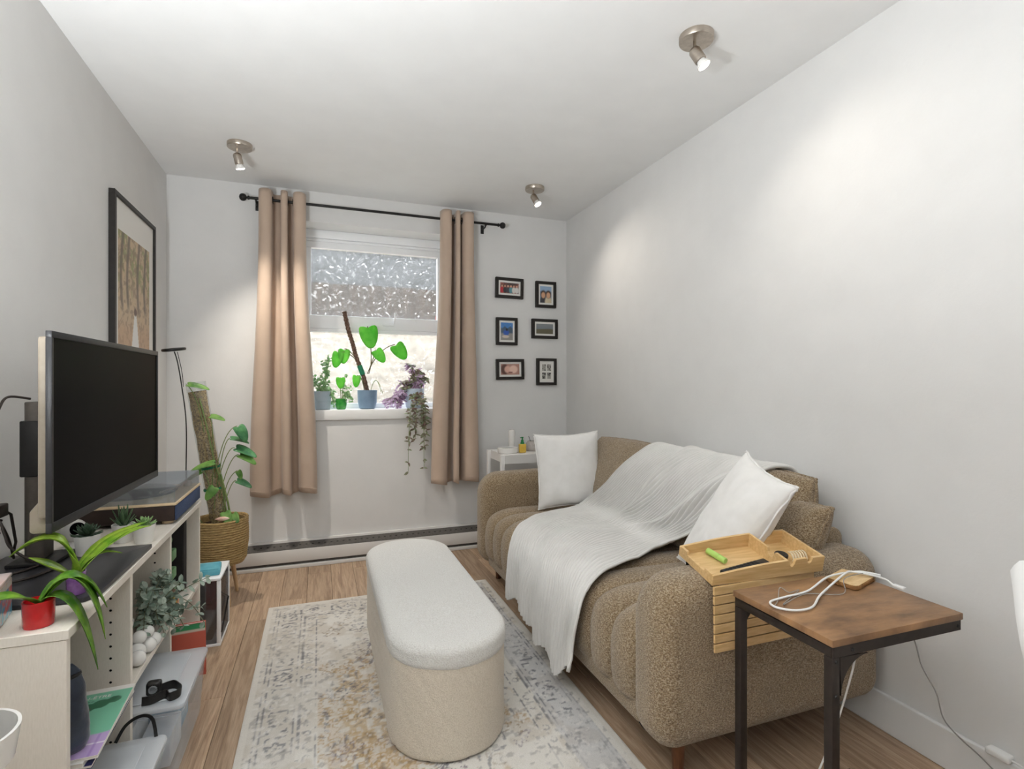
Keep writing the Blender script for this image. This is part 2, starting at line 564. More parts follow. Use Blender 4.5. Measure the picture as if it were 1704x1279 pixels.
# outside: sunlit bank of pale ground, dark hedge bottom, grey house wall
M['ground'] = pm('pale_dry_ground', (112, 104, 93), (140, 131, 119), 8, 0.95, 0.5, 30, detail=6)
gx = np.linspace(-6, 7, 53); gy = np.linspace(3.9, 7.4, 29)
GX, GY = np.meshgrid(gx, gy, indexing='ij')
GZ = 0.88 + 0.42 * np.clip(GY - 4.0, 0, 9) + 0.06 * fbm(GX.shape, (12, 6), nrs)
g = G(); g.grid(np.stack((GX, GY, GZ), -1))
struct(g.build('ground_outside', M['ground']), 'pale sunlit bank outside the window', 'ground')
M['fencew'] = pm('weathered_brown_fence', (40, 31, 24), (62, 50, 41), 6, 0.9, stretch=(6, 1, 0.5))
fo = struct(bpy.data.objects.new('fence_outside', None), 'brown board fence beyond the window', 'fence'); col.objects.link(fo)
g = G(); g.box(-0.0996, 0.0996, 6.44, 6.47, 1.80, 2.32)
f0 = g.build('board', M['fencew'], fo, smooth=False); f0.location = (-1.6, 0, 0)
for i in range(1, 30):
    share(f0, 'board', fo, (-1.6 + 0.2 * i, 0, rnd.uniform(-0.008, 0.008)))
M['greywall'] = pm('grey_render', (66, 67, 68), (78, 79, 80), 4, 0.9)
g = G(); g.box(-6, 7, 7.3, 7.5, 1.8, 3.1)
struct(g.build('wall_outside', M['greywall'], smooth=False), 'grey rendered house wall outside', 'wall')
M['brick'] = pm('dark_red_brick', (112, 44, 40), (140, 58, 52), 18, 0.9, 0.4)
g = G(); g.box(1.03, 1.35, 4.75, 4.95, 1.62, 1.80, b=0.01); g.box(1.10, 1.28, 4.79, 4.91, 1.00, 1.6195, b=0.006)
tag(g.build('post_box', M['brick']), 'dark red box on a post seen through the lower pane', 'post box')

# baseboard heater
ht = thing('baseboard_heater', 'low white electric baseboard heater under the window', 'heater', (0, 0, 0))
hx0, hx1, hy = -0.66, 1.74, YB - 0.0005
M['heatw'] = pm('heater_enamel', (226, 224, 221), None, rough=0.45)
M['slot'] = pm('dark_heater_grille', (84, 80, 76), (96, 92, 88), 80, 0.6)
g = G(); g.box(hx0, hx1, hy - 0.022, hy, 0.012, 0.165, b=0.002); g.build('back_plate', M['heatw'], ht)
g = G(); g.add([(hx0, hy - 0.066, 0.122), (hx1, hy - 0.066, 0.122), (hx1, hy - 0.0225, 0.152), (hx0, hy - 0.0225, 0.152), (hx0, hy - 0.066, 0.116), (hx1, hy - 0.066, 0.116), (hx1, hy - 0.0225, 0.146), (hx0, hy - 0.0225, 0.146)],
               [(0, 1, 2, 3), (7, 6, 5, 4), (0, 4, 5, 1), (1, 5, 6, 2), (2, 6, 7, 3), (3, 7, 4, 0)])
g.build('top_grille', M['slot'], ht, smooth=False)
g = G()
n = 64
for i in range(n):
    cx = hx0 + (i + 0.5) * (hx1 - hx0) / n
    for q in (0.5,):
        yy = hy - 0.066 + 0.0435 * q; zz = 0.1222 + 0.03 * q
        g.add([(cx - 0.006, yy - 0.003, zz - 0.002), (cx + 0.006, yy - 0.003, zz - 0.002), (cx + 0.006, yy + 0.003, zz + 0.0023), (cx - 0.006, yy + 0.003, zz + 0.0023)], [(0, 1, 2, 3)])
g.build('vent_holes', M['black'], ht, smooth=False, kind='stuff')
g = G(); g.box(hx0, hx1, hy - 0.070, hy - 0.0665, 0.040, 0.118, b=0.0015); g.build('front_panel', M['heatw'], ht)
g = G(); g.box(hx0, hx1, hy - 0.056, hy - 0.0225, 0.022, 0.042); g.build('lower_slot', M['slot'], ht, smooth=False)
g = G(); g.box(hx0, hx1, hy - 0.074, hy, 0.0005, 0.0215, b=0.002); g.build('base_strip', M['heatw'], ht)

# ------------------------------------------------------------------ ceiling spot lamps
M['bulb'] = emit('lit_bulb_face', (255, 246, 232), 14.0)
def spot_lamp(label, x, y, aim, power=1.0, arm=0.0, cone=125, group='ceiling spot lamps'):
    t = thing('ceiling_spot', label, 'lamp', (x, y, HC), 0, group)
    g = G(); g.lathe([(0.004, -0.0005), (0.060, -0.0005), (0.060, -0.020), (0.058, -0.0225), (0.004, -0.0225)], n=40); g.build('canopy', M['steel'], t)
    a = Vector((math.cos(arm), math.sin(arm), 0)) * 0.012
    g = G(); g.box(-0.004 + a.x, 0.004 + a.x, -0.004 + a.y, 0.004 + a.y, -0.062, -0.0225, b=0.001); g.build('stem', M['steel'], t)
    d = (Vector(aim) - Vector((x, y, HC - 0.06))).normalized()
    p = Vector((a.x, a.y, -0.060)) - d * 0.012
    mx = frame_mx(p, d.orthogonal(), d.cross(d.orthogonal()))
    if (mx.to_3x3() @ Vector((0, 0, 1))).dot(d) < 0:
        mx = frame_mx(p, d.cross(d.orthogonal()), d.orthogonal())
    g = G(); g.lathe([(0.008, 0.0), (0.016, 0.004), (0.0205, 0.012), (0.0205, 0.055), (0.018, 0.057), (0.018, 0.05)], n=28, mx=mx); g.build('lamp_head', M['steel'], t)
    g = G(); g.lathe([(0.015, 0.050), (0.0165, 0.062), (0.024, 0.072), (0.0245, 0.077), (0.022, 0.078)], n=28, mx=mx); b = g.build('bulb', M['ceramic'], t)
    g = G(); g.lathe([(0.0005, 0.0785), (0.021, 0.0785), (0.018, 0.0805), (0.0005, 0.0815)], n=28, mx=mx); g.build('bulb_face', M['bulb'], b)
    ld = bpy.data.lights.new('spot_light', 'SPOT')
    ld.energy = SPOT_W * power; ld.color = SPOT_COL; ld.spot_size = R(cone); ld.spot_blend = 1.0; ld.shadow_soft_size = 0.02
    lo = bpy.data.objects.new('spot_light', ld); col.objects.link(lo)
    lo.parent = t
    lo.location = p + d * 0.105
    lo.rotation_euler = d.to_track_quat('-Z', 'Y').to_euler()
    return t
spot_lamp('nickel ceiling spot nearest the camera, aimed at the right wall', 1.267, 1.544, (1.772, 1.15, 1.20), 0.62, R(200))
spot_lamp('nickel ceiling spot left of the curtain, aimed straight down', -0.39, 3.052, (0.06, 3.55, 0.3), 6.0, R(180), 84)
spot_lamp('nickel ceiling spot above the small photo frames', 1.279, 3.081, (1.772, 2.45, 0.95), 1.0, R(200))
spot_lamp('added nickel ceiling spot above the shelf unit, out of the picture', -0.39, 1.50, (-0.10, 1.5, 0.4), 1.0, R(180))  # added lamp, unseen, extends the grid of spots for more light

# ------------------------------------------------------------------ curtain rod and curtains
ROD_Y, ROD_Z = YB - 0.085, 2.287
rod = thing('curtain_rod', 'thin black curtain rod with ball ends above the window', 'curtain rod', (0, 0, 0))
g = G(); g.tube([(-0.40, ROD_Y, ROD_Z), (1.19, ROD_Y, ROD_Z)], 0.0085, 14); g.build('pole', M['black'], rod)
for xx, s in ((-0.40, -1), (1.19, 1)):
    mx = frame_mx((xx, ROD_Y, ROD_Z), (0, 1, 0), (0, 0, s))
    g = G(); g.lathe([(0.0085, 0), (0.012, 0.002), (0.012, 0.010), (0.007, 0.013), (0.007, 0.017), (0.016, 0.021), (0.0215, 0.030), (0.0225, 0.038), (0.0205, 0.047), (0.013, 0.055), (0.002, 0.058)], n=20, mx=mx); g.build('finial', M['black'], rod)
for xx in (-0.365, 1.10):
    g = G(); g.box(xx - 0.012, xx + 0.012, YB - 0.004, YB - 0.0005, ROD_Z - 0.05, ROD_Z + 0.012, b=0.001)
    g.tube([(xx, YB - 0.004, ROD_Z - 0.022), (xx, ROD_Y + 0.01, ROD_Z - 0.022), (xx, ROD_Y, ROD_Z - 0.014)], 0.005, 8)
    g.box(xx - 0.006, xx + 0.006, ROD_Y - 0.013, ROD_Y + 0.013, ROD_Z - 0.016, ROD_Z - 0.009, b=0.001)
    g.build('bracket', M['black'], rod)
def cloth_mat(name, c1, c2, rough=0.75):
    t = NT(name)
    v = t.coord()
    wv = t.n('TexWave', {'Vector': v, 'Scale': 260.0, 'Distortion': 1.0}, bands_direction='Z').outputs['Fac']
    f = t.noise(v, 8, 3)
    c = t.ramp(f, [(0.3, lin(c1)), (0.7, lin(c2))])
    bp = t.n('Bump', {'Height': wv, 'Strength': 0.08, 'Distance': 0.002}).outputs[0]
    p = t.n('BsdfPrincipled', {'Base Color': c, 'Roughness': rough, 'Sheen Weight': 0.25, 'Normal': bp, 'Specular IOR Level': 0.3})
    tl = t.n('BsdfTranslucent', {'Color': c})
    return t.done(t.n('MixShader', {0: 0.03, 1: p.outputs[0], 2: tl.outputs[0]}).outputs[0])
M['curtain'] = cloth_mat('taupe_curtain_cloth', (190, 168, 149), (197, 175, 156))
def curtain(label, tx, bx, widths, ztop=2.335, zbot=0.47, amp=0.056, seed=0):
    """tx, bx: left and right X at top and bottom; widths: share of the width of ridge, valley, ridge ..."""
    t = thing('curtain', label, 'curtain', ((tx[0] + tx[1]) / 2, ROD_Y, 0), 0, 'taupe curtains')
    cx = (tx[0] + tx[1]) / 2
    wsum = sum(widths)
    us = [0.0]; ph = [0.0]
    for i, w_ in enumerate(widths):
        us.append(us[-1] + w_ / wsum); ph.append(ph[-1] + PI)
    nu, nv = 150, 60
    u = np.linspace(0, 1, nu); v = np.linspace(0, 1, nv)
    P = np.interp(u, us, ph)
    U, V = np.meshgrid(u, v, indexing='ij')
    PH = np.repeat(P[:, None], nv, 1)
    rs = np.random.RandomState(seed)
    wob = fbm((nu, nv), (4, 3), rs, 2) - 0.5
    left = tx[0] + (bx[0] - tx[0]) * sm(0.1, 1, V); right = tx[1] + (bx[1] - tx[1]) * sm(0.1, 1, V)
    Xs = left + (right - left) * U - cx + 0.010 * wob * sm(0.2, 1, V)
    # fold: ridges bulge towards the room; bulge rounder than a sine
    s_ = np.sin(PH)
    Ys = -np.where(s_ > 0, amp * 0.95, -amp * 1.08) * np.abs(s_) ** 0.7 * (1 + 0.10 * wob) * (1 + 0.12 * sm(0.6, 1, V))
    Xs = Xs - 0.008 * np.sin(2 * PH)
    hem = 0.012 * np.sin(PH * 1.0 + 1) + 0.010 * (U - 0.5)
    Zs = ztop + (zbot - ztop) * V + hem * V * 1.0 + 0.006 * np.abs(s_) * (1 - V)
    g = G(); g.grid(np.stack((Xs, Ys, Zs), -1))
    o = g.build('fabric_panel', M['curtain'], t, angle=180)
    md = o.modifiers.new('thickness', 'SOLIDIFY'); md.thickness = 0.003; md.offset = 0
    # hem line
    g = G(); j = int(nv * 0.972)
    g.tube([(Xs[i, j], Ys[i, j] - 0.0022, Zs[i, j]) for i in range(nu)], 0.0016, 5)
    g.build('hem_seam', M['curtain'], t)
    # eyelet rings where the cloth crosses the rod
    for q in range(len(widths) + 1):
        if 0 < q < len(widths):
            i = int(np.argmin(np.abs(P - q * PI)))
            mx = frame_mx((Xs[i, 1], 0, ROD_Z), (0, 1, 0), (0, 0, 1))
            gg = G(); gg.tube([tuple(mx @ Vector((0.021 * math.cos(a), 0.021 * math.sin(a), 0))) for a in np.linspace(0, 2 * PI, 20, endpoint=False)], 0.0035, 6, closed=True)
            gg.build('eyelet', M['black'], t)
    return t
curtain('taupe curtain hanging left of the window', (-0.350, -0.082), (-0.398, -0.012), (1.5, 0.95, 0.70, 0.60, 1.45), seed=3)
curtain('taupe curtain hanging right of the window', (0.775, 1.010), (0.712, 1.050), (1.6, 0.55, 0.50, 0.45, 1.7), zbot=0.475, seed=5)

# ------------------------------------------------------------------ framed pictures
M['print'] = painted('printed_paper', 0.35)
M['matboard'] = pm('white_mat_board', (238, 236, 231), None, rough=0.8)
M['frameb'] = pm('black_picture_frame', (34, 30, 27), (40, 36, 32), 50, 0.45)
def base_rgb(U, c):
    return np.ones(U.shape + (3,)) * np.array(lin(c)[:3])
def blobm(U, V, cx, cy, rx, ry, soft=0.25):
    return 1 - sm(1 - soft, 1 + soft, np.sqrt(((U - cx) / rx) ** 2 + ((V - cy) / ry) ** 2))
def pic_group(U, V):
    c = base_rgb(U, (70, 52, 50)); c = blend(c, (200, 120, 100), sm(0.4, 0.7, fbm(U.shape, (5, 4), nrs)) * 0.6)
    for i, (sh, fc) in enumerate((((186, 44, 52), (214, 160, 134)), ((40, 40, 46), (206, 150, 124)), ((60, 58, 64), (220, 170, 144)), ((90, 150, 160), (216, 160, 134)), ((226, 220, 214), (210, 156, 130)), ((228, 226, 222), (220, 170, 146)))):
        x0 = 0.1 + i * 0.16
        c = blend(c, sh, blobm(U, V, x0, 0.32, 0.10, 0.30)); c = blend(c, (46, 30, 26), blobm(U, V, x0, 0.72, 0.07, 0.15)); c = blend(c, fc, blobm(U, V, x0, 0.68, 0.05, 0.11))
    return c
def pic_pair(U, V):
    c = base_rgb(U, (150, 176, 204)); c = blend(c, (110, 130, 150), 1 - sm(0.66, 0.74, V))
    for x0, sh in ((0.28, (58, 56, 62)), (0.72, (214, 200, 170))):
        c = blend(c, sh, blobm(U, V, x0, 0.05, 0.3, 0.36)); c = blend(c, (60, 40, 30), blobm(U, V, x0, 0.52, 0.24, 0.24)); c = blend(c, (214, 164, 130), blobm(U, V, x0, 0.46, 0.17, 0.18))
    return c
def pic_hike(U, V):
    c = base_rgb(U, (70, 130, 196)); c = blend(c, (208, 220, 232), sm(0.5, 0.7, fbm(U.shape, (4, 5), nrs)) * (V > 0.75))
    c = blend(c, (70, 92, 112), 1 - sm(0.70, 0.76, V + 0.05 * np.sin(U * 14))); c = blend(c, (150, 146, 140), 1 - sm(0.34, 0.44, V))
    c = blend(c, (52, 92, 180), blobm(U, V, 0.45, 0.42, 0.24, 0.16)); c = blend(c, (40, 34, 34), blobm(U, V, 0.5, 0.60, 0.09, 0.08)); c = blend(c, (214, 200, 190), blobm(U, V, 0.4, 0.2, 0.3, 0.08))
    return c
def pic_hill(U, V):
    c = base_rgb(U, (126, 134, 140)); c = blend(c, (150, 152, 150), sm(0.5, 1, V) * 0.5)
    return blend(c, (104, 98, 76), 1 - sm(0.42, 0.48, V - 0.09 * np.sin(U * 3.0 - 0.2) * U))
def pic_faces(U, V):
    c = base_rgb(U, (176, 130, 116)); c = blend(c, (92, 58, 50), blobm(U, V, 0.2, 0.5, 0.2, 0.5)); c = blend(c, (222, 176, 158), blobm(U, V, 0.36, 0.5, 0.17, 0.32))
    c = blend(c, (232, 196, 180), blobm(U, V, 0.68, 0.5, 0.22, 0.36)); return blend(c, (120, 70, 62), blobm(U, V, 0.52, 0.22, 0.12, 0.06))
def pic_four(U, V):
    c = base_rgb(U, (236, 234, 228))
    for x0 in (0.27, 0.73):
        for y0 in (0.27, 0.75):
            m = ((np.abs(U - x0) < 0.19) & (np.abs(V - y0) < 0.19)).astype(float)
            c = blend(c, (170, 166, 158), m); nz = fbm(U.shape, (8, 9), nrs)
            c = blend(c, (48, 44, 42), m * sm(0.47, 0.6, nz))
    return c
def photo_frame(label, x0, x1, z0, z1, fn, tilt=0.0):
    w_, h_ = x1 - x0, z1 - z0
    t = thing('photo_frame', label, 'picture frame', ((x0 + x1) / 2, YB - 0.0005, (z0 + z1) / 2), 0, 'small black photo frames')
    t.rotation_euler = (0, R(tilt), 0)
    b = 0.021; d = 0.024
    g = G()
    g.box(-w_ / 2, w_ / 2, -d, 0, h_ / 2 - b, h_ / 2, b=0.0012, seg=1); g.box(-w_ / 2, w_ / 2, -d, 0, -h_ / 2, -h_ / 2 + b, b=0.0012, seg=1)
    g.box(-w_ / 2, -w_ / 2 + b, -d, 0, -h_ / 2 + b, h_ / 2 - b); g.box(w_ / 2 - b, w_ / 2, -d, 0, -h_ / 2 + b, h_ / 2 - b)
    g.build('frame', M['frameb'], t, smooth=False)
    g = G(); g.box(-w_ / 2 + b, w_ / 2 - b, -0.014, -0.002, -h_ / 2 + b, h_ / 2 - b); g.build('mat_board', M['matboard'], t, smooth=False)
    iw, ih = w_ - 2 * b - 0.030, h_ - 2 * b - 0.030
    n = 40
    print_sheet('photo_print', iw, ih, n if iw > ih else int(n * iw / ih), n if ih > iw else int(n * ih / iw), fn, Matrix(((1, 0, 0, -iw / 2), (0, 0, -1, -0.0145), (0, 1, 0, -ih / 2), (0, 0, 0, 1))), M['print'], t)
photo_frame('black framed group photo of six people, top left of the set', 1.197, 1.412, 1.782, 1.931, pic_group, 1)
photo_frame('black framed upright photo of two people, top right of the set', 1.512, 1.677, 1.728, 1.924, pic_pair)
photo_frame('black framed upright photo of a hiker in blue under blue sky', 1.202, 1.366, 1.440, 1.640, pic_hike)
photo_frame('black framed photo of a grey hill under a grey sky', 1.481, 1.690, 1.496, 1.642, pic_hill)
photo_frame('black framed close-up photo of two faces, bottom left of the set', 1.202, 1.418, 1.188, 1.338, pic_faces, -1)
photo_frame('black framed print of four small black and white pictures', 1.520, 1.681, 1.147, 1.348, pic_four)
def pic_wood(U, V):
    n1 = fbm(U.shape, (6, 9), nrs); n2 = fbm(U.shape, (22, 30), nrs)
    c = base_rgb(U, (200, 176, 142)); c = blend(c, (150, 150, 96), sm(0.45, 0.6, n1) * sm(0.45, 0.7, V)); c = blend(c, (140, 112, 84), sm(0.5, 0.62, n2) * 0.7)
    c = blend(c, (206, 180, 142), sm(0.52, 0.68, fbm(U.shape, (14, 20), nrs)) * 0.9)
    for x0 in (0.12, 0.3, 0.62, 0.85):
        c = blend(c, (96, 76, 62), (1 - sm(0.02, 0.05, np.abs(U - x0 - 0.04 * np.sin(V * 7)))) * sm(0.4, 0.5, V) * 0.8)
    c = blend(c, (196, 150, 112), (1 - sm(0.25, 0.42, V)) * 0.5)
    dress = (np.abs(U - 0.52) < 0.035 + 0.085 * np.clip((0.42 - V) / 0.25, 0, 1)).astype(float) * (V < 0.42) * (V > 0.16)
    c = blend(c, (238, 238, 236), dress * 0.95); c = blend(c, (92, 62, 46), blobm(U, V, 0.52, 0.445, 0.05, 0.03)); return c
y0, y1, z0, z1 = 2.725, 3.332, 1.08, 2.0
t = thing('framed_poster', 'large black frame with a woodland photo above the television', 'picture frame', (XL + 0.0005, (y0 + y1) / 2, (z0 + z1) / 2))
w_, h_ = y1 - y0, z1 - z0
b, d = 0.020, 0.024
g = G()
g.box(0, d, -w_ / 2, w_ / 2, h_ / 2 - b, h_ / 2, b=0.0012, seg=1); g.box(0, d, -w_ / 2, w_ / 2, -h_ / 2, -h_ / 2 + b, b=0.0012, seg=1)
g.box(0, d, -w_ / 2, -w_ / 2 + b, -h_ / 2 + b, h_ / 2 - b); g.box(0, d, w_ / 2 - b, w_ / 2, -h_ / 2 + b, h_ / 2 - b)
g.build('frame', M['frameb'], t, smooth=False)
g = G(); g.box(0.002, 0.014, -w_ / 2 + b, w_ / 2 - b, -h_ / 2 + b, h_ / 2 - b); g.build('mat_board', M['matboard'], t, smooth=False)
iw, ih = 0.455, 0.62
print_sheet('photo_print', iw, ih, 90, 130, pic_wood, Matrix(((0, 0, 1, 0.0146), (1, 0, 0, -iw / 2 - 0.01), (0, 1, 0, -ih / 2 - 0.005), (0, 0, 0, 1))), M['print'], t)

# ------------------------------------------------------------------ rug
RGX0, RGX1, RGY0, RGY1 = -0.245, 0.915, 0.86, 2.962
rw, rl = RGX1 - RGX0, RGY1 - RGY0
nx, ny = 232, 420
a = np.linspace(0, rw, nx); bb = np.linspace(0, rl, ny)
A, B = np.meshgrid(a, bb, indexing='ij')
rs = np.random.RandomState(21)
sh = A.shape
big = fbm(sh, (3, 5), rs, 3); med = fbm(sh, (14, 25), rs, 3); fin = fbm(sh, (60, 110), rs, 2); fin2 = fbm(sh, (70, 120), rs, 2)
c = base_rgb(A, (219, 213, 203))
c = blend(c, (232, 228, 220), sm(0.45, 0.6, big) * 0.9)
c = blend(c, (203, 193, 178), sm(0.5, 0.65, med) * 0.55)
e = np.minimum(np.minimum(A, rw - A), np.minimum(B, rl - B))      # distance from the edge
s_along = np.where(np.minimum(A, rw - A) <= np.minimum(B, rl - B), B, A)
wear = sm(0.40, 0.62, fbm(sh, (7, 12), rs, 3))                        # where the pattern is worn off
right = sm(0.55, 0.8, A / rw)
ink = (112, 112, 120)
def ln(d0, wd):
    return (np.abs(e - d0) < wd).astype(float)
bord = ((e > 0.045) & (e < 0.175)).astype(float)
c = blend(c, (178, 181, 190), bord * right * 0.38)
c = blend(c, (208, 202, 192), bord * (1 - right) * 0.45)
for d0 in (0.045, 0.060, 0.162, 0.178, 0.232):
    c = blend(c, ink, ln(d0, 0.0034) * (0.25 + 0.5 * wear) * sm(0.42, 0.52, fin + 0.05))
# rosettes and bars in the border
per = 0.145
fx = (s_along % per) - per / 2; fy_ = e - 0.111
rr = np.hypot(fx, fy_); th = np.arctan2(fy_, fx)
ros = (np.abs(rr - 0.026 - 0.006 * np.cos(6 * th)) < 0.006) | (rr < 0.009)
bars = (np.abs(np.abs(fx) - 0.057) < 0.005) & (np.abs(fy_) < 0.03)
hook = (np.abs(np.abs(fx) - 0.045) < 0.011) & (np.abs(np.abs(fy_) - 0.030) < 0.004)
c = blend(c, ink, (ros | bars | hook).astype(float) * (0.15 + 0.6 * wear) * sm(0.38, 0.5, fin))
per = 0.060
fx = (s_along % per) - per / 2; fy_ = e - 0.205
c = blend(c, ink, ((np.abs(np.hypot(fx, fy_ * 1.3) - 0.013) < 0.004).astype(float)) * (0.1 + 0.5 * wear) * sm(0.4, 0.52, fin2))
# worn field: medallion outlines, leaf scatter, gold patches
field = (e > 0.24).astype(float)
ca, cb = A - rw / 2, B - rl / 2
med_r = np.abs(ca) / 0.34 + np.abs(cb) / 0.62 + 0.06 * np.cos(16 * np.arctan2(cb, ca))
c = blend(c, (196, 164, 112), field * sm(0.46, 0.60, fbm(sh, (6, 10), rs, 3)) * (med_r < 1.1) * 0.62 * sm(0.40, 0.52, fin))
c = blend(c, (184, 150, 98), field * sm(0.50, 0.62, fbm(sh, (9, 15), rs, 3)) * sm(0.42, 0.54, fin2) * 0.7 * (B < 1.45))
for lv in (0.55, 0.98, 1.12):
    c = blend(c, (118, 116, 124), field * (np.abs(med_r - lv) < 0.02) * (0.15 + 0.5 * wear) * sm(0.40, 0.52, fin))
for k in range(70):
    qa, qb_ = rs.uniform(0.27, rw - 0.27), rs.uniform(0.27, rl - 0.27)
    rr = np.hypot(A - qa, B - qb_); th = np.arctan2(B - qb_, A - qa); kk = rs.randint(4, 8)
    m = (np.abs(rr - 0.030 - 0.014 * np.cos(kk * th + k)) < 0.006) | ((rr > 0.008) & (rr < 0.024) & (np.cos(kk * th) > 0.7))
    c = blend(c, [(112, 110, 118), (150, 128, 96), (132, 118, 128), (120, 122, 132)][k % 4], field * m * rs.uniform(0.35, 0.85) * sm(0.40, 0.54, fin2))
c = blend(c, (92, 88, 92), sm(0.66, 0.74, fin) * 0.35)
c = blend(c, (236, 232, 226), sm(0.62, 0.7, fin2) * 0.5)
c = blend(c, (226, 220, 210), (e < 0.022).astype(float) * 0.9)
Zr = 0.009 + 0.0012 * (fin - 0.5)
Zr[0, :] = Zr[-1, :] = 0.007; Zr[:, 0] = Zr[:, -1] = 0.007
g = G(); g.grid(np.stack((A - rw / 2, B - rl / 2, Zr), -1))
n0 = len(g.V)
g.box(-rw / 2, rw / 2, -rl / 2, rl / 2, 0.0005, 0.0069)
rgba = np.concatenate((c, np.ones(sh + (1,))), -1).reshape(-1, 4)
rgba = np.concatenate((rgba, np.tile(np.array(lin((214, 206, 194))), (len(g.V) - n0, 1))))
M['rug'] = painted('worn_printed_rug', 0.95, fine=0.16, fscale=420)
rug = tag(g.build('area_rug', M['rug'], None, colors=rgba), 'faded cream rug with grey and gold distressed pattern', 'rug')
rug.location = ((RGX0 + RGX1) / 2, (RGY0 + RGY1) / 2, 0)

# ------------------------------------------------------------------ ottoman
def boucle(name, c1, c2, sc=260, bump=0.9):
    t = NT(name)
    v = t.coord()
    n1 = t.noise(v, sc, 4, 0.6); n2 = t.noise(v, sc * 0.35, 3)
    h = t.math('ADD', n1, t.math('MULTIPLY', n2, 0.8))
    c = t.ramp(n1, [(0.35, lin(c1)), (0.6, lin(c2))])
    bp = t.n('Bump', {'Height': h, 'Strength': bump, 'Distance': 0.006}).outputs[0]
    return t.done(t.n('BsdfPrincipled', {'Base Color': c, 'Roughness': 0.95, 'Sheen Weight': 0.35, 'Specular IOR Level': 0.1, 'Normal': bp}).outputs[0])
M['boucle'] = boucle('white_boucle', (222, 218, 211), (240, 238, 233))
M['boucleb'] = boucle('cream_quilted_boucle', (205, 192, 173), (224, 213, 196), 300, 0.5)
ox, oy0, oy1, orad = 0.402, 1.545, 2.745, 0.196
def stadium(r, half, n=40):
    pts = []
    for k in range(n + 1):
        a_ = PI * k / n
        pts.append((r * math.cos(a_), half + r * math.sin(a_)))
    m_ = 34
    for k in range(1, m_):
        pts.append((-r, half - 2 * half * k / m_))
    for k in range(n + 1):
        a_ = PI + PI * k / n
        pts.append((r * math.cos(a_), -half + r * math.sin(a_)))
    for k in range(1, m_):
        pts.append((r, -half + 2 * half * k / m_))
    return np.array(pts)
ot = thing('storage_ottoman', 'long white fleece bench with rounded ends on the rug', 'ottoman', (ox, (oy0 + oy1) / 2, 0.0095))
half = (oy1 - oy0) / 2 - orad
O = stadium(orad - 0.004, half, 60)
seglen = np.linalg.norm(np.roll(O, -1, 0) - O, axis=1); arc = np.concatenate(([0], np.cumsum(seglen)[:-1]))
tot = seglen.sum()
nz_ = 40
loops = []
tn = np.roll(O, -1, 0) - np.roll(O, 1, 0); tn /= np.linalg.norm(tn, axis=1, keepdims=True)
outw = np.stack((tn[:, 1], -tn[:, 0]), 1)
npd = round(tot / 0.135)
rs = np.random.RandomState(4)
for k in range(nz_ + 1):
    zz = 0.0 + 0.300 * k / nz_
    ph = (arc / tot * npd + zz / 0.21) % 1.0
    dd = np.minimum(ph, 1 - ph)
    off = -0.0035 * np.exp(-(dd / 0.04) ** 2) + 0.0015 * np.sin(PI * ph)
    off = off + 0.0007 * np.sin(arc * 61 + zz * 90) * np.sin(zz * 70 + arc * 13)
    edge = 0.012 * (1 - min(1, zz / 0.012)) ** 2
    q = O + outw * (off - edge)[:, None]
    loops.append(np.column_stack((q, np.full(len(q), zz))))
g = G(); g.grid(np.stack(loops, 1), cu=True)
g.F.append(tuple(i * (nz_ + 1) for i in range(len(O)))[::-1])
g.build('quilted_body', M['boucleb'], ot, angle=180)
g = slab(stadium(orad + 0.002, half, 40), 0.274, 0.350, 0.026, 8, puff=0.005); g.build('lid_cushion', M['boucle'], ot, angle=180)

# ------------------------------------------------------------------ sofa
def tweed():
    t = NT('brown_tweed_upholstery')
    v = t.coord()
    vx = t.n('Mapping', {'Vector': v, 'Scale': (1, 1, 0.45)}).outputs[0]
    n1 = t.noise(vx, 400, 3, 0.75)
    n2 = t.noise(t.n('Mapping', {'Vector': v, 'Scale': (0.4, 0.5, 1)}).outputs[0], 380, 2, 0.6)
    n3 = t.noise(v, 9, 3)
    c = t.ramp(n1, [(0.30, lin((72, 53, 33))), (0.47, lin((130, 105, 75))), (0.60, lin((178, 156, 122))), (0.70, lin((216, 204, 184)))])
    c2 = t.ramp(n2, [(0.36, lin((78, 60, 40))), (0.5, lin((146, 124, 94))), (0.64, lin((204, 190, 168)))])
    cc = t.mix(0.5, c, c2)
    tone = t.n('HueSaturation', {'Color': cc, 'Value': t.n('MapRange', {'Value': n3, 'From Min': 0.3, 'From Max': 0.7, 'To Min': 0.9, 'To Max': 1.06}).outputs[0]})
    h = t.math('ADD', n1, n2)
    bp = t.n('Bump', {'Height': h, 'Strength': 0.7, 'Distance': 0.004}).outputs[0]
    return t.done(t.n('BsdfPrincipled', {'Base Color': tone.outputs[0], 'Roughness': 0.9, 'Sheen Weight': 0.3, 'Specular IOR Level': 0.2, 'Normal': bp}).outputs[0])
M['tweed'] = tweed()
M['walnut'] = pm('dark_wood_leg', (92, 58, 38), (116, 76, 50), 30, 0.45, stretch=(6, 6, 1))
sofa = thing('sofa', 'brown tweed sofa with channel-stitched seat along the right wall', 'sofa', (1.30, 2.12, 0))
SXo, SYo = 1.30, 2.12
AY0, AY1, AT = 1.205, 3.045, 0.172
for ya, az in ((AY0, 0.606), (AY1 - AT, 0.640)):
    arm_out = rpoly([(0.872, 0.115), (1.752, 0.115), (1.752, az + 0.006), (0.872, az - 0.006)], [0.085, 0.075, 0.10, 0.125], 12)
    g = slab(arm_out, ya - SYo, ya + AT - SYo, 0.070, 8, to3=lambda a_, b_, h_: (a_ - SXo, h_, b_), puff=0.004)
    g.F = [f[::-1] for f in g.F]
    g.build('arm', M['tweed'], sofa, angle=180)
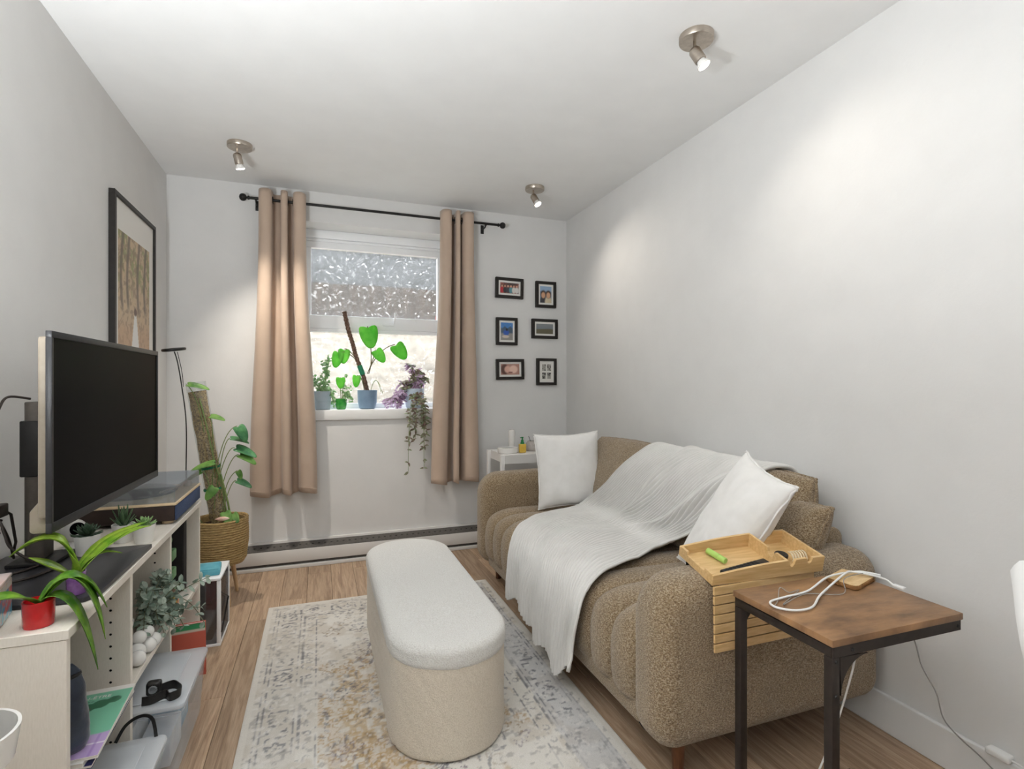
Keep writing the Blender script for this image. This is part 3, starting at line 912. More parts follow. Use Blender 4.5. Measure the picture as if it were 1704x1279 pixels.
g = G(); g.box(0.905 - SXo, 1.74 - SXo, AY0 + AT - 0.01 - SYo, AY1 - AT + 0.01 - SYo, 0.118, 0.22, b=0.02, seg=3); g.build('base_rail', M['tweed'], sofa)
back_out = rpoly([(1.665, 0.13), (1.752, 0.13), (1.752, 0.645), (1.665, 0.645)], [0.01, 0.01, 0.04, 0.04], 6)
g = slab(back_out, AY0 + AT - 0.02 - SYo, AY1 - AT + 0.02 - SYo, 0.01, 2, to3=lambda a_, b_, h_: (a_ - SXo, h_, b_)); g.F = [f[::-1] for f in g.F]
g.build('back_frame', M['tweed'], sofa, angle=60)
# channel-stitched seat
prof = catmull([(1.66, 0.40), (1.60, 0.435), (1.45, 0.440), (1.25, 0.447), (1.06, 0.450), (0.97, 0.440), (0.905, 0.405), (0.878, 0.345), (0.874, 0.27), (0.882, 0.20), (0.905, 0.165)], 70)
pt = np.gradient(prof, axis=0); pt /= np.linalg.norm(pt, axis=1, keepdims=True)
pn = np.stack((pt[:, 1], -pt[:, 0]), 1)
if pn[20, 1] < 0:
    pn = -pn
sy0, sy1, nch = AY0 + AT - 0.006, AY1 - AT + 0.006, 11
nu = nch * 16 + 1
u = np.linspace(0, 1, nu)
ch = np.abs(np.sin(PI * nch * u))
bul = -0.034 * (1 - ch ** 0.42)
rs = np.random.RandomState(8)
wr = fbm((nu, len(prof)), (10, 5), rs, 2) - 0.5
off = bul[:, None] * np.clip(1.15 - 0.75 * np.linspace(1, 0, len(prof)) ** 2, 0.4, 1)[None, :] + 0.006 * wr
A3 = np.zeros((nu, len(prof), 3))
A3[:, :, 0] = prof[None, :, 0] + pn[None, :, 0] * off - SXo
A3[:, :, 2] = prof[None, :, 1] + pn[None, :, 1] * off
A3[:, :, 1] = (sy0 + (sy1 - sy0) * u)[:, None] - SYo
g = G(); g.grid(A3, flip=True); g.build('channelled_seat', M['tweed'], sofa, angle=180)
for lx, ly in ((1.00, 2.97), (1.00, 1.30), (1.62, 2.90), (1.60, 1.48)):
    g = G(); g.lathe([(0.014, 0.0005), (0.016, 0.004), (0.024, 0.14), (0.010, 0.14)], (lx - SXo, ly - SYo, 0), 16); g.build('leg', M['walnut'], sofa)

def pillow_geo(W, H, T, nu=44, nv=44, pinch=0.06, seed=0, wrinkle=0.006, power=0.42):
    rs = np.random.RandomState(seed)
    u = np.sin(np.linspace(-PI / 2, PI / 2, nu)); v = np.sin(np.linspace(-PI / 2, PI / 2, nv))
    U, V = np.meshgrid(u, v, indexing='ij')
    X_ = W / 2 * U * (1 - pinch * (1 - V ** 2)); Y_ = H / 2 * V * (1 - pinch * (1 - U ** 2))
    hgt = (np.clip(1 - U ** 2, 0, 1) * np.clip(1 - V ** 2, 0, 1)) ** power * T / 2
    w1 = (fbm((nu, nv), (5, 5), rs, 3) - 0.5) * wrinkle * 2
    edge = (np.clip(1 - U ** 2, 0, 1) * np.clip(1 - V ** 2, 0, 1)) ** 0.25
    # radial creases near the corners
    cr = np.sin(10 * np.arctan2(V, U) + 3 * w1 / max(wrinkle, 1e-6)) * wrinkle * 0.5 * edge * np.hypot(U, V)
    top = np.stack((X_, Y_, hgt + (w1 + cr) * edge), -1); bot = np.stack((X_, Y_, -hgt - w1 * edge), -1)
    g = G(); g.grid(top); g.grid(bot, flip=True)
    rim = [(X_[i, 0], Y_[i, 0]) for i in range(nu)] + [(X_[-1, j], Y_[-1, j]) for j in range(1, nv)] + [(X_[i, -1], Y_[i, -1]) for i in range(nu - 2, -1, -1)] + [(X_[0, j], Y_[0, j]) for j in range(nv - 2, 0, -1)]
    return g, rim
def pillow(name, label, cat, o, xdir, ydir, W, H, T, mat, seam=0.004, wavy=0.003, parent=None, seed=0, pinch=0.06, power=0.42, wrinkle=0.006, part=None, bend=0.0):
    mx = frame_mx(o, xdir, ydir)
    g, rim = pillow_geo(W, H, T, pinch=pinch, seed=seed, power=power, wrinkle=wrinkle)
    if parent is None:
        t = thing(name, label, cat, o)
        mx.translation = Vector((0, 0, 0))
    else:
        t = parent
        mx.translation = Vector(o) - Vector(parent.location)
    if bend:
        g.V = [(x, y, z - bend * ((x / W * 2) ** 2)) for x, y, z in g.V]
    g.V = [tuple(mx @ Vector(p)) for p in g.V]
    b = g.build(part or 'cushion_body', mat, t, angle=180)
    md = b.modifiers.new('weld', 'WELD'); md.merge_threshold = 0.0002
    if seam:
        rs = np.random.RandomState(seed + 50)
        n = len(rim)
        gg = G(); gg.tube([tuple(mx @ Vector((x * 1.008, y * 1.008, wavy * math.sin(i * 0.9 + 2 * math.sin(i * 0.23)) - (bend * ((x / W * 2) ** 2))))) for i, (x, y) in enumerate(rim)], [seam * (0.8 + 0.4 * rs.rand()) for _ in rim], 6, closed=True)
        gg.build('edge_seam', mat, b if parent is not None else t, angle=180)
    return t
# two loose back cushions belong to the sofa
Ldir = Vector((0.32, 0, 0.947)); 
for yc, wd, sd, hh in ((2.49, 0.76, 31, 0.40), (1.755, 0.76, 32, 0.385)):
    pillow(None, None, None, (1.575, yc, 0.625), (0, -1, 0), Ldir, wd, hh + 0.02, 0.20, M['tweed'], seam=0.005, wavy=0.001, parent=sofa, seed=sd, pinch=-0.07, power=0.30, part='back_cushion')
def linen(name, c1, c2):
    t = NT(name)
    v = t.coord()
    n1 = t.noise(v, 420, 3, 0.6)
    c = t.ramp(t.noise(v, 14, 3), [(0.3, lin(c1)), (0.7, lin(c2))])
    bp = t.n('Bump', {'Height': n1, 'Strength': 0.25, 'Distance': 0.002}).outputs[0]
    return t.done(t.n('BsdfPrincipled', {'Base Color': c, 'Roughness': 0.85, 'Sheen Weight': 0.2, 'Specular IOR Level': 0.2, 'Normal': bp}).outputs[0])
M['linen'] = linen('white_linen', (232, 230, 226), (240, 238, 235))
pillow('throw_pillow', 'white square throw pillow leaning on the far sofa arm', 'pillow', (1.345, 2.735, 0.662), (0.955, -0.22, 0.04), (0.05, 0.17, 0.96), 0.375, 0.42, 0.125, M['linen'], seed=2, pinch=0.075)
pA, pB, pC = Vector((1.46, 1.475, 0.880)), Vector((1.405, 1.232, 0.812)), Vector((1.30, 1.675, 0.502))
pD = pB + pC - pA
pc = (pA + pD) / 2
nrm = (pB - pA).cross(pC - pA).normalized()
if nrm.x > 0:
    nrm = -nrm
pillow('throw_pillow', 'white throw pillow standing on its corner by the wooden tray', 'pillow', pc + nrm * 0.01, pB - pA, pA - pC, (pB - pA).length * 1.12, (pA - pC).length * 1.04, 0.15, M['linen'], seed=6, pinch=0.085, wrinkle=0.009)
# matching brown throw pillow in the near corner of the sofa
pillow('throw_pillow', 'brown tweed throw pillow tucked behind the near white pillow', 'pillow', (1.565, 1.435, 0.600), (-0.30, -0.95, -0.04), (0.36, 0.03, 0.93), 0.34, 0.33, 0.15, M['tweed'], seam=0.005, seed=9, pinch=0.08, power=0.34)

# ribbed blanket over the back, seat and front
K = np.array([  # X, Z, y at far edge, y at near edge
    (1.730, 0.70, 2.20, 1.50), (1.712, 0.785, 2.22, 1.50), (1.660, 0.832, 2.25, 1.51), (1.590, 0.826, 2.29, 1.53), (1.505, 0.73, 2.38, 1.60), (1.455, 0.60, 2.50, 1.70), (1.415, 0.505, 2.62, 1.80),
    (1.345, 0.468, 2.66, 1.85), (1.22, 0.466, 2.61, 1.80), (1.08, 0.470, 2.54, 1.74), (0.97, 0.462, 2.45, 1.69), (0.892, 0.422, 2.38, 1.655), (0.856, 0.350, 2.34, 1.64), (0.848, 0.27, 2.33, 1.66), (0.846, 0.18, 2.33, 1.66)])
nu, nv = 390, 190
S = catmull(K, nv)
u = np.linspace(0, 1, nu)
rs = np.random.RandomState(14)
big = fbm((nu, nv), (3, 6), rs, 3) - 0.5
med = fbm((nu, nv), (9, 10), rs, 2) - 0.5
tv = np.linspace(0, 1, nv)
Xg = np.repeat(S[None, :, 0], nu, 0).copy(); Zg = np.repeat(S[None, :, 1], nu, 0).copy()
Yg = S[None, :, 2] + (S[None, :, 3] - S[None, :, 2]) * u[:, None]
# hem: longer towards the near side
hang = sm(0.80, 1.0, tv)[None, :]
Zg = Zg - hang * (0.015 + 0.085 * sm(0.1, 0.75, u) - 0.075 * sm(0.80, 1.0, u))[:, None] - hang * 0.012 * np.sin(u * 40)[:, None]
tp = np.gradient(S[:, :2], axis=0); tp /= np.linalg.norm(tp, axis=1, keepdims=True)
nn_ = np.stack((tp[:, 1], -tp[:, 0]), 1)
if nn_[int(nv * 0.6), 1] < 0:
    nn_ = -nn_
skew = 0.35 * np.sin(tv * 5.0)[None, :] * (1 - hang) + 4.0 * big * 0.25
rib = np.abs(np.sin(PI * (42 * u[:, None] + skew)))
off = 0.0130 * rib ** 0.8 + 0.026 * big * (1 - 0.3 * hang) + 0.012 * med + 0.006
off = off + hang * 0.014 * np.sin(u * 2 * PI * 4 + 0.8)[:, None]
# a slanting fold across the back part
fd = (u[:, None] - 0.42) - 0.55 * (tv[None, :] - 0.28)
off = off + 0.028 * np.exp(-(fd / 0.05) ** 2) * sm(0.14, 0.22, tv)[None, :] * (1 - sm(0.42, 0.52, tv))[None, :]
fd2 = (u[:, None] - 0.80) + 0.8 * (tv[None, :] - 0.36)
off = off + 0.024 * np.exp(-(fd2 / 0.045) ** 2) * sm(0.20, 0.28, tv)[None, :] * (1 - sm(0.46, 0.52, tv))[None, :]
off = np.maximum(off, 0.001)
Yg = Yg + 0.02 * big
bl = thing('throw_blanket', 'white ribbed throw blanket draped over the sofa back and seat', 'blanket', (1.2, 2.05, 0.45))
g = G(); g.grid(np.stack((Xg + nn_[None, :, 0] * off - 1.2, Yg - 2.05, Zg + nn_[None, :, 1] * off - 0.45), -1), flip=True)
M['blanket'] = pm('white_ribbed_knit', (221, 219, 215), (228, 226, 222), 10, 0.9, 0.15, 300, sheen=0.3, spec=0.15)
b = g.build('knit_panel', M['blanket'], bl, angle=180)
md = b.modifiers.new('thickness', 'SOLIDIFY'); md.thickness = 0.005; md.offset = -1
# rolled hem along near edge and front
gg = G()
i = nu - 1
gg.tube([(Xg[i, k] + nn_[k, 0] * off[i, k] - 1.2, Yg[i, k] - 2.05, Zg[i, k] + nn_[k, 1] * off[i, k] - 0.45) for k in range(0, nv, 2)], 0.006, 7)
gg.build('rolled_edge', M['blanket'], bl, angle=180)

# added uplighters on the left wall, out of view, to brighten the ceiling
M['opal'] = emit('fill_glow_disc', (255, 248, 240), 4.0)
def added_uplighter(label, x, y, side, power):
    t = thing('added_uplighter', label, 'lamp', (x, y, FILL_Z), 0, 'added fill uplighters')
    g = G(); g.box(*sorted((0.0, side * 0.015)), -0.05, 0.05, -0.10, 0.0, b=0.002); g.build('wall_plate', M['steel'], t)
    g = G(); g.lathe([(0.02, -0.07), (0.07, -0.03), (0.095, 0.03), (0.092, 0.03), (0.068, -0.022), (0.02, -0.06)], (side * 0.115, 0, 0), 32); g.build('bowl_shade', M['steel'], t)
    g = G(); g.lathe([(0.002, -0.002), (0.075, -0.002), (0.075, 0.004), (0.002, 0.005)], (side * 0.115, 0, 0), 28); g.build('diffuser', M['opal'], t)
    ld = bpy.data.lights.new('fill_uplight', 'AREA'); ld.shape = 'DISK'; ld.size = 0.17; ld.energy = power; ld.color = (0.93, 0.97, 1.0)
    lo = bpy.data.objects.new('fill_uplight', ld); col.objects.link(lo); lo.parent = t; lo.location = (side * 0.115, 0, 0.034); lo.rotation_euler = (PI, 0, 0)
added_uplighter('added nickel bowl fill light on the left wall, out of the picture', XL + 0.0005, 0.60, 1, FILL_W)
added_uplighter('added nickel bowl fill light on the left wall, beside the camera', XL + 0.0005, -0.05, 1, FILL_W)

# ------------------------------------------------------------------ side table
M['rustic'] = pm('rustic_brown_board', (88, 64, 44), (166, 126, 88), 5, 0.42, 0.12, 30, detail=7, stretch=(1.2, 3.2, 1), lo=0.3, hi=0.68)
M['blackmetal'] = pm('dark_bronze_metal', (44, 37, 33), (52, 44, 39), 60, 0.45, metal=0.3)
tb = thing('side_table', 'brown wood-top side table with black metal C frame', 'table', (1.256, 0.976, 0), R(-1.0))
hx, hy2, tz = 0.212, 0.149, 0.598
g = G(); g.box(-hx, hx, -hy2, hy2, tz - 0.016, tz, b=0.0015); g.build('tabletop', M['rustic'], tb)
fr = 0.022
for yy in (-hy2 + 0.003, hy2 - 0.006):
    g = G(); g.box(-hx + 0.004, hx - 0.004, yy, yy + 0.003, tz - 0.041, tz - 0.0165); g.build('long_rail', M['blackmetal'], tb, smooth=False)
for xx in (-hx + 0.003, hx - 0.025):
    g = G(); g.box(xx, xx + 0.022, -hy2 + 0.0065, hy2 - 0.0065, tz - 0.040, tz - 0.0195, b=0.001); g.build('cross_rail', M['blackmetal'], tb)
for yy in (-hy2 + 0.003, hy2 - 0.003 - fr):
    g = G(); g.box(-hx + 0.003, -hx + 0.003 + fr, yy, yy + fr, 0.0205, tz - 0.0415, b=0.0015); g.build('leg', M['blackmetal'], tb)
    g = G(); g.box(-hx + 0.003, hx, yy, yy + fr, 0.0005, 0.0200, b=0.0015); g.build('base_bar', M['blackmetal'], tb)
    yg = yy + (0.0 if yy < 0 else fr - 0.004)
    pts = [(-hx + 0.003 + fr, tz - 0.0415)]
    R0 = 0.085
    for k in range(11):
        a_ = PI / 2 * k / 10
        pts.append((-hx + 0.003 + fr + R0 - R0 * math.sin(a_) * 0.96, tz - 0.0415 - R0 + R0 * math.cos(a_) * 0.96))
    n = len(pts)
    g = G(); g.add([(a_, yg, b_) for a_, b_ in pts] + [(a_, yg + 0.004, b_) for a_, b_ in pts], [tuple(range(n)), tuple(range(2 * n - 1, n - 1, -1))] + [(k, n + k, n + (k + 1) % n, (k + 1) % n) for k in range(n)])
    g.build('gusset', M['blackmetal'], tb, smooth=False)
for bx, bz in ((-hx + 0.014, tz - 0.050), (-hx + 0.062, tz - 0.030), (hx - 0.014, tz - 0.030), (-hx + 0.014, tz - 0.125), (-hx + 0.014, tz - 0.33)):
    g = G(); g.lathe([(0.001, 0), (0.0045, 0.0), (0.0038, 0.0025), (0.001, 0.003)], n=12, mx=frame_mx((bx, -hy2 + 0.003, bz), (1, 0, 0), (0, 0, 1))); g.build('bolt', M['black'], tb)

M['cork'] = pm('pale_bark_wood', (206, 172, 122), (226, 196, 150), 24, 0.6, 0.2, stretch=(1, 5, 1))
M['bark'] = pm('brown_bark_edge', (120, 84, 48), (150, 108, 64), 60, 0.9, 0.6)
co = thing('coaster', 'pale wooden coaster with bark edge on the side table', 'coaster', (1.400, 1.068, 0.5985), R(10))
ol = rpoly([(-0.062, -0.052), (0.064, -0.040), (0.055, 0.048), (-0.060, 0.030)], [0.012] * 4, 6)
ol = ol + 0.0018 * np.stack((np.sin(np.arange(len(ol)) * 2.1), np.cos(np.arange(len(ol)) * 2.7)), 1)
g = slab(ol, 0.0, 0.011, 0.003, 3); g.build('bark_rim', M['bark'], co)
g = slab(ol * 0.955, 0.0112, 0.0128, 0.0006, 1); g.build('wood_face', M['cork'], co)
M['whitecab'] = pm('white_cable', (238, 238, 236), None, rough=0.4)
M['greycab'] = pm('grey_cable', (150, 148, 144), None, rough=0.5)
TZ = 0.6005
def cable(name, label, pts, r, mat, n=80, cat='cable', k=8):
    g = G(); c_ = catmull(pts, n)
    o = c_[0].copy()
    g.tube([tuple(p - o) for p in c_], r, k)
    ob = g.build(name, mat, None, angle=180)
    ob.location = tuple(o)
    return tag(ob, label, cat)
ch = thing('charging_cable', 'thick white charging cable looped on the side table', 'cable', (1.27, 1.02, 0))
pts = [(1.475, 1.030, 0.618), (1.455, 1.055, 0.620), (1.430, 1.075, 0.6185), (1.33, 1.075, 0.6165), (1.22, 1.045, 0.6035), (1.13, 1.035, 0.6035), (1.07, 1.025, 0.6035), (1.056, 0.995, 0.6035), (1.085, 0.965, 0.6035), (1.14, 0.965, 0.6035), (1.22, 1.01, 0.6035), (1.31, 1.045, 0.611), (1.39, 1.070, 0.6205), (1.42, 1.072, 0.621), (1.455, 1.040, 0.617), (1.480, 1.020, 0.609), (1.474, 0.995, 0.6037)]
g = G(); g.tube([(p[0] - 1.27, p[1] - 1.02, p[2]) for p in catmull(pts, 130)], 0.0029, 8); g.build('cord', M['whitecab'], ch, angle=180)
g = G(); g.box(1.468 - 1.27, 1.482 - 1.27, 0.965 - 1.02, 0.995 - 1.02, TZ, TZ + 0.007, b=0.002); g.build('plug', M['whitecab'], ch)
cable('thin_wire', 'thin grey wire tangled under the white cable on the table', [(1.06, 1.005, 0.6015), (1.10, 1.03, 0.6018), (1.165, 1.085, 0.605), (1.165, 1.055, 0.603), (1.205, 1.06, 0.602), (1.09, 1.005, 0.6015), (1.20, 1.035, 0.6018), (1.29, 1.00, 0.603), (1.36, 1.05, 0.616), (1.44, 1.055, 0.620), (1.47, 1.085, 0.603)], 0.0011, M['greycab'], 110)
cable('white_cord', 'white cord hanging from the side table to the floor', [(1.43, 0.99, 0.555), (1.40, 1.03, 0.47), (1.36, 1.03, 0.36), (1.33, 1.05, 0.22), (1.30, 1.08, 0.08), (1.27, 1.10, 0.006), (1.20, 1.14, 0.004)], 0.0026, M['whitecab'])
cable('dark_cord', 'thin dark cord running from behind the table down to the baseboard', [(1.50, 1.08, 0.50), (1.66, 1.11, 0.42), (1.742, 1.115, 0.36), (1.742, 1.09, 0.285), (1.742, 1.05, 0.225), (1.742, 1.03, 0.160), (1.742, 0.99, 0.130), (1.742, 0.93, 0.105), (1.742, 0.87, 0.07), (1.742, 0.80, 0.03), (1.735, 0.70, 0.004)], 0.002, M['greycab'])
cable('black_cable', 'black cable lying on the floor under the sofa', [(1.13, 1.75, 0.004), (1.06, 1.62, 0.004), (1.02, 1.52, 0.004), (1.035, 1.465, 0.004), (1.09, 1.45, 0.004), (1.3, 1.55, 0.004)], 0.003, M['black'])

# ------------------------------------------------------------------ bamboo arm tray
def bamboo():
    t = NT('light_bamboo')
    v = t.coord((4, 40, 40))
    f = t.noise(v, 3, 4)
    v2 = t.coord((1.5, 1, 1))
    f2 = t.noise(v2, 30, 2)
    c = t.ramp(f, [(0.3, lin((203, 164, 108))), (0.7, lin((226, 192, 138)))])
    return t.done(t.n('BsdfPrincipled', {'Base Color': c, 'Roughness': 0.4, 'Coat Weight': 0.15}).outputs[0])
M['bamboo'] = bamboo()
tr = thing('arm_tray', 'bamboo tray with compartments draped over the near sofa arm', 'tray', (1.232, 1.262, 0.6085))
tr.rotation_euler = (R(12), R(-1.5), R(-6))
tw, td, th = 0.188, 0.086, 0.048
def wallp(g, prof, fixed, axis, thick):
    """wall whose top edge follows prof [(s, height)]; fixed coordinate, thickness"""
    n = len(prof)
    lo_ = [(s, 0.006) for s, h in prof]
    def p3(s, h, o):
        return (s, fixed + o, h) if axis == 'x' else (fixed + o, s, h)
    V = [p3(s, 0.006, 0) for s, h in prof] + [p3(s, h, 0) for s, h in prof] + [p3(s, 0.006, thick) for s, h in prof] + [p3(s, h, thick) for s, h in prof]
    F = []
    for i in range(n - 1):
        F += [(i, i + 1, n + i + 1, n + i), (2 * n + i + 1, 2 * n + i, 3 * n + i, 3 * n + i + 1), (n + i, n + i + 1, 3 * n + i + 1, 3 * n + i), (i + 1, i, 2 * n + i, 2 * n + i + 1)]
    F += [(0, n, 3 * n, 2 * n), (n - 1, 3 * n - 1, 4 * n - 1, 2 * n - 1)]
    g.add(V, F)
def notch(s, c_, r_, depth):
    return depth * math.sqrt(max(0, 1 - ((s - c_) / r_) ** 2)) if abs(s - c_) < r_ else 0
g = G(); g.box(-tw, tw, -td, td, 0.0, 0.006); g.build('tray_base', M['bamboo'], tr, smooth=False)
ss = np.linspace(-tw, tw, 90)
for yy in (-td, td - 0.008):
    g = G(); wallp(g, [(s, th * (0.62 + 0.38 * math.sin(PI * min(1, max(0, (s + tw) / 0.26)) * 0.5 + 0.0)) - notch(s, 0.075, 0.010, 0.022) - notch(s, 0.135, 0.010, 0.018)) for s in ss], yy, 'x', 0.008); g.build('long_side', M['bamboo'], tr, smooth=False)
ss2 = np.linspace(-td + 0.008, td - 0.008, 60)
for xx, f in ((-tw, lambda s: th * 0.66 - (0.010 if abs(s) < 0.045 else 0)), (tw - 0.008, lambda s: th)):
    g = G(); wallp(g, [(s, f(s)) for s in ss2], xx, 'y', 0.008); g.build('short_side', M['bamboo'], tr, smooth=False)
g = G(); wallp(g, [(s, th - notch(s, -0.020, 0.016, 0.022)) for s in ss2], 0.055, 'y', 0.008); g.build('divider', M['bamboo'], tr, smooth=False)
# slatted wings that hang down the arm, in the tray's own frame
tm = (Matrix.Translation(tr.location) @ tr.rotation_euler.to_matrix().to_4x4()).inverted()
sl = []
y_out, z_now = 1.186, 0.604
for k in range(7):
    zc = 0.588 - 0.0265 * k
    yc = 1.181 - 0.0005 * k
    g = G(); g.box(1.030, 1.404, yc, yc + 0.007, zc - 0.0235, zc, b=0.0012, seg=1)
    g.V = [tuple(tm @ Vector(p)) for p in g.V]
    g.build('slat', M['bamboo'], tr, smooth=False)
M['felt'] = pm('black_felt', (28, 26, 25), None, rough=0.95)
for k in range(6):
    zc = 0.600 - 0.0265 * k
    g = G(); g.box(1.100, 1.430, 1.386, 1.392, zc - 0.025, zc, b=0.0012, seg=1)
    g.V = [tuple(tm @ Vector(p)) for p in g.V]
    g.build('slat', M['felt'], tr, smooth=False)
trm = Matrix.Translation(tr.location) @ tr.rotation_euler.to_matrix().to_4x4()
def on_tray(x, y, z=0.0065):
    return trm @ Vector((x, y, z))
M['lime'] = pm('lime_green_plastic', (170, 206, 108), None, rough=0.4)
q = on_tray(-0.095, 0.030, 0.0165)
o = thing('lip_balm', 'small lime green tube lying in the bamboo tray', 'tube', q); o.rotation_euler = tr.rotation_euler
ax = Vector((0.25, -0.97, 0)).normalized()
mx = frame_mx((0, 0, 0), (ax.y, -ax.x, 0), (0, 0, 1))
if (mx.to_3x3() @ Vector((0, 0, 1))).dot(ax) < 0: mx = frame_mx((0, 0, 0), (-ax.y, ax.x, 0), (0, 0, 1))
g = G(); g.lathe([(0.001, -0.034), (0.0092, -0.034), (0.0098, -0.032), (0.0098, 0.010), (0.001, 0.010)], n=18, mx=mx); g.build('tube_body', M['lime'], o)
g = G(); g.lathe([(0.001, 0.0103), (0.0094, 0.0103), (0.0094, 0.032), (0.0085, 0.034), (0.001, 0.034)], n=18, mx=mx); g.build('cap', M['lime'], o)
q = on_tray(-0.050, -0.048, 0.0065)
o = thing('remote_control', 'slim black remote control in the bamboo tray', 'remote', q); o.rotation_euler = (trm.to_3x3() @ Matrix.Rotation(R(10), 3, 'Z')).to_euler()
g = G(); g.box(-0.088, 0.088, -0.0165, 0.0165, 0.0, 0.016, b=0.005, seg=3); g.build('remote_body', M['blackpl'], o)
g = G()
for k in range(9):
    for s in (-1, 0, 1):
        g.box(-0.07 + k * 0.014, -0.062 + k * 0.014, s * 0.009 - 0.003, s * 0.009 + 0.003, 0.0161, 0.0172)
g.build('buttons', M['black'], o, smooth=False, kind='stuff')
q = on_tray(0.100, -0.015, 0.0065)
o = thing('round_tin', 'small round black tin in the tray\'s small compartment', 'tin', q); o.rotation_euler = tr.rotation_euler
g = G(); g.lathe([(0.001, 0), (0.017, 0), (0.0185, 0.002), (0.0185, 0.012), (0.001, 0.012)], n=24); g.build('tin_base', M['blackpl'], o)
g = G(); g.lathe([(0.001, 0.0123), (0.0195, 0.0123), (0.0195, 0.019), (0.018, 0.0205), (0.001, 0.0205)], n=24); g.build('tin_lid', M['black'], o)
q = on_tray(0.148, -0.028, 0.0065)
o = thing('hair_clip', 'pale toothed hair clip beside the black tin in the tray', 'hair clip', q); o.rotation_euler = tr.rotation_euler
M['clipw'] = pm('cream_plastic', (228, 214, 184), None, rough=0.3)
g = G(); g.tube([(-0.026, -0.012, 0.006), (0.0, -0.016, 0.012), (0.026, -0.010, 0.006)], 0.004, 8); g.build('clip_spine', M['clipw'], o)
for k in range(6):
    xx = -0.024 + k * 0.0095
    g = G(); g.tube(qb((xx, -0.014, 0.009), (xx, -0.004, 0.032), (xx + 0.002, 0.016, 0.022), 8), [0.0026] * 5 + [0.0018] * 4, 6); g.build('clip_tooth', M['clipw'], o)

# ------------------------------------------------------------------ white shell chair at the right edge
chr_ = thing('shell_chair', 'white moulded shell chair at the right edge', 'chair', (1.172, 0.455, 0), 0)
M['shell'] = pm('white_moulded_plastic', (240, 239, 237), None, rough=0.35)
pr = catmull([(-0.205, 0.375), (-0.18, 0.392), (-0.12, 0.388), (-0.02, 0.380), (0.08, 0.395), (0.135, 0.455), (0.155, 0.55), (0.168, 0.66), (0.185, 0.745), (0.200, 0.800)], 48)
tt = np.linspace(0, 1, 48)
hw = np.interp(tt, [0, 0.05, 0.2, 0.45, 0.6, 0.75, 0.92, 0.97, 1.0], [0.120, 0.140, 0.150, 0.145, 0.140, 0.180, 0.215, 0.200, 0.14])
nu = 31
u = np.linspace(-1, 1, nu)
A3 = np.zeros((nu, 48, 3))
lift = np.interp(tt, [0, 0.3, 0.55, 0.8, 1], [0.004, 0.012, 0.030, 0.030, 0.006])
A3[:, :, 1] = u[:, None] * hw[None, :]
tg = np.gradient(pr, axis=0); tg /= np.linalg.norm(tg, axis=1, keepdims=True)
nn2 = np.stack((-tg[:, 1], tg[:, 0]), 1)
A3[:, :, 0] = pr[None, :, 0] + nn2[None, :, 0] * lift[None, :] * (np.abs(u) ** 2.2)[:, None]
A3[:, :, 2] = pr[None, :, 1] + nn2[None, :, 1] * lift[None, :] * (np.abs(u) ** 2.2)[:, None]
g = G(); g.grid(A3); o = g.build('seat_shell', M['shell'], chr_, angle=180)
md = o.modifiers.new('thickness', 'SOLIDIFY'); md.thickness = 0.008; md.offset = -1
M['beech'] = pm('pale_beech_leg', (206, 172, 130), (218, 186, 146), 20, 0.5, stretch=(8, 8, 1))
for sx, sy in ((-1, -1), (-1, 1), (1, -1), (1, 1)):
    g = G(); g.tube([(sx * 0.09 - 0.02, sy * 0.12, 0.365), (sx * 0.20 - 0.02, sy * 0.21, 0.0005)], [0.016, 0.010], 12); g.build('leg', M['beech'], chr_)
g = G(); g.tube([(-0.11, -0.12, 0.355), (0.07, 0.12, 0.355)], 0.007, 8); g.tube([(-0.11, 0.12, 0.355), (0.07, -0.12, 0.355)], 0.007, 8); g.build('leg_brace', M['black'], chr_)

# ------------------------------------------------------------------ white trolley in the corner
tl = thing('utility_trolley', 'white metal trolley behind the far sofa arm', 'trolley', (1.345, 3.33, 0))
TW, TD, TZt = 0.235, 0.165, 0.700
M['wmetal'] = pm('white_powder_coat', (232, 230, 227), None, rough=0.45)
for zz in (TZt - 0.055, 0.40, 0.12):
    g = G(); g.box(-TW, TW, -TD, TD, zz, zz + 0.004)
    g.box(-TW, TW, -TD, -TD + 0.004, zz + 0.004, zz + 0.055); g.box(-TW, TW, TD - 0.004, TD, zz + 0.004, zz + 0.055)
    g.box(-TW, -TW + 0.004, -TD + 0.004, TD - 0.004, zz + 0.004, zz + 0.055); g.box(TW - 0.004, TW, -TD + 0.004, TD - 0.004, zz + 0.004, zz + 0.055)
    g.build('shelf_bin', M['wmetal'], tl, smooth=False)
g = G(); g.box(-TW + 0.004, TW - 0.004, -TD + 0.004, TD - 0.004, TZt - 0.012, TZt - 0.0005); g.build('top_board', M['wmetal'], tl, smooth=False)
for sx in (-1, 1):
    for sy in (-1, 1):
        g = G(); g.box(sx * TW - (0.0 if sx < 0 else 0.001) - (0.024 if sx < 0 else -0.0), sx * TW + (0.0 if sx < 0 else 0.024), sy * (TD - 0.02) - 0.015, sy * (TD - 0.02) + 0.015, 0.045, TZt, b=0.002); g.build('upright', M['wmetal'], tl)
        g = G(); mx = frame_mx((sx * (TW - 0.02), sy * (TD - 0.02) - 0.008, 0.0225), (1, 0, 0), (0, 0, 1)); g.lathe([(0.002, -0.008), (0.020, -0.008), (0.022, -0.005), (0.022, 0.005), (0.020, 0.008), (0.002, 0.008)], n=20, mx=mx); g.build('caster', M['black'], tl)
def on_trolley(name, label, cat, x, y):
    return thing(name, label, cat, (x, y, TZt + 0.0005))
o = on_trolley('oval_dish', 'white oval dish with a dark inside on the trolley', 'dish', 1.165, 3.27)
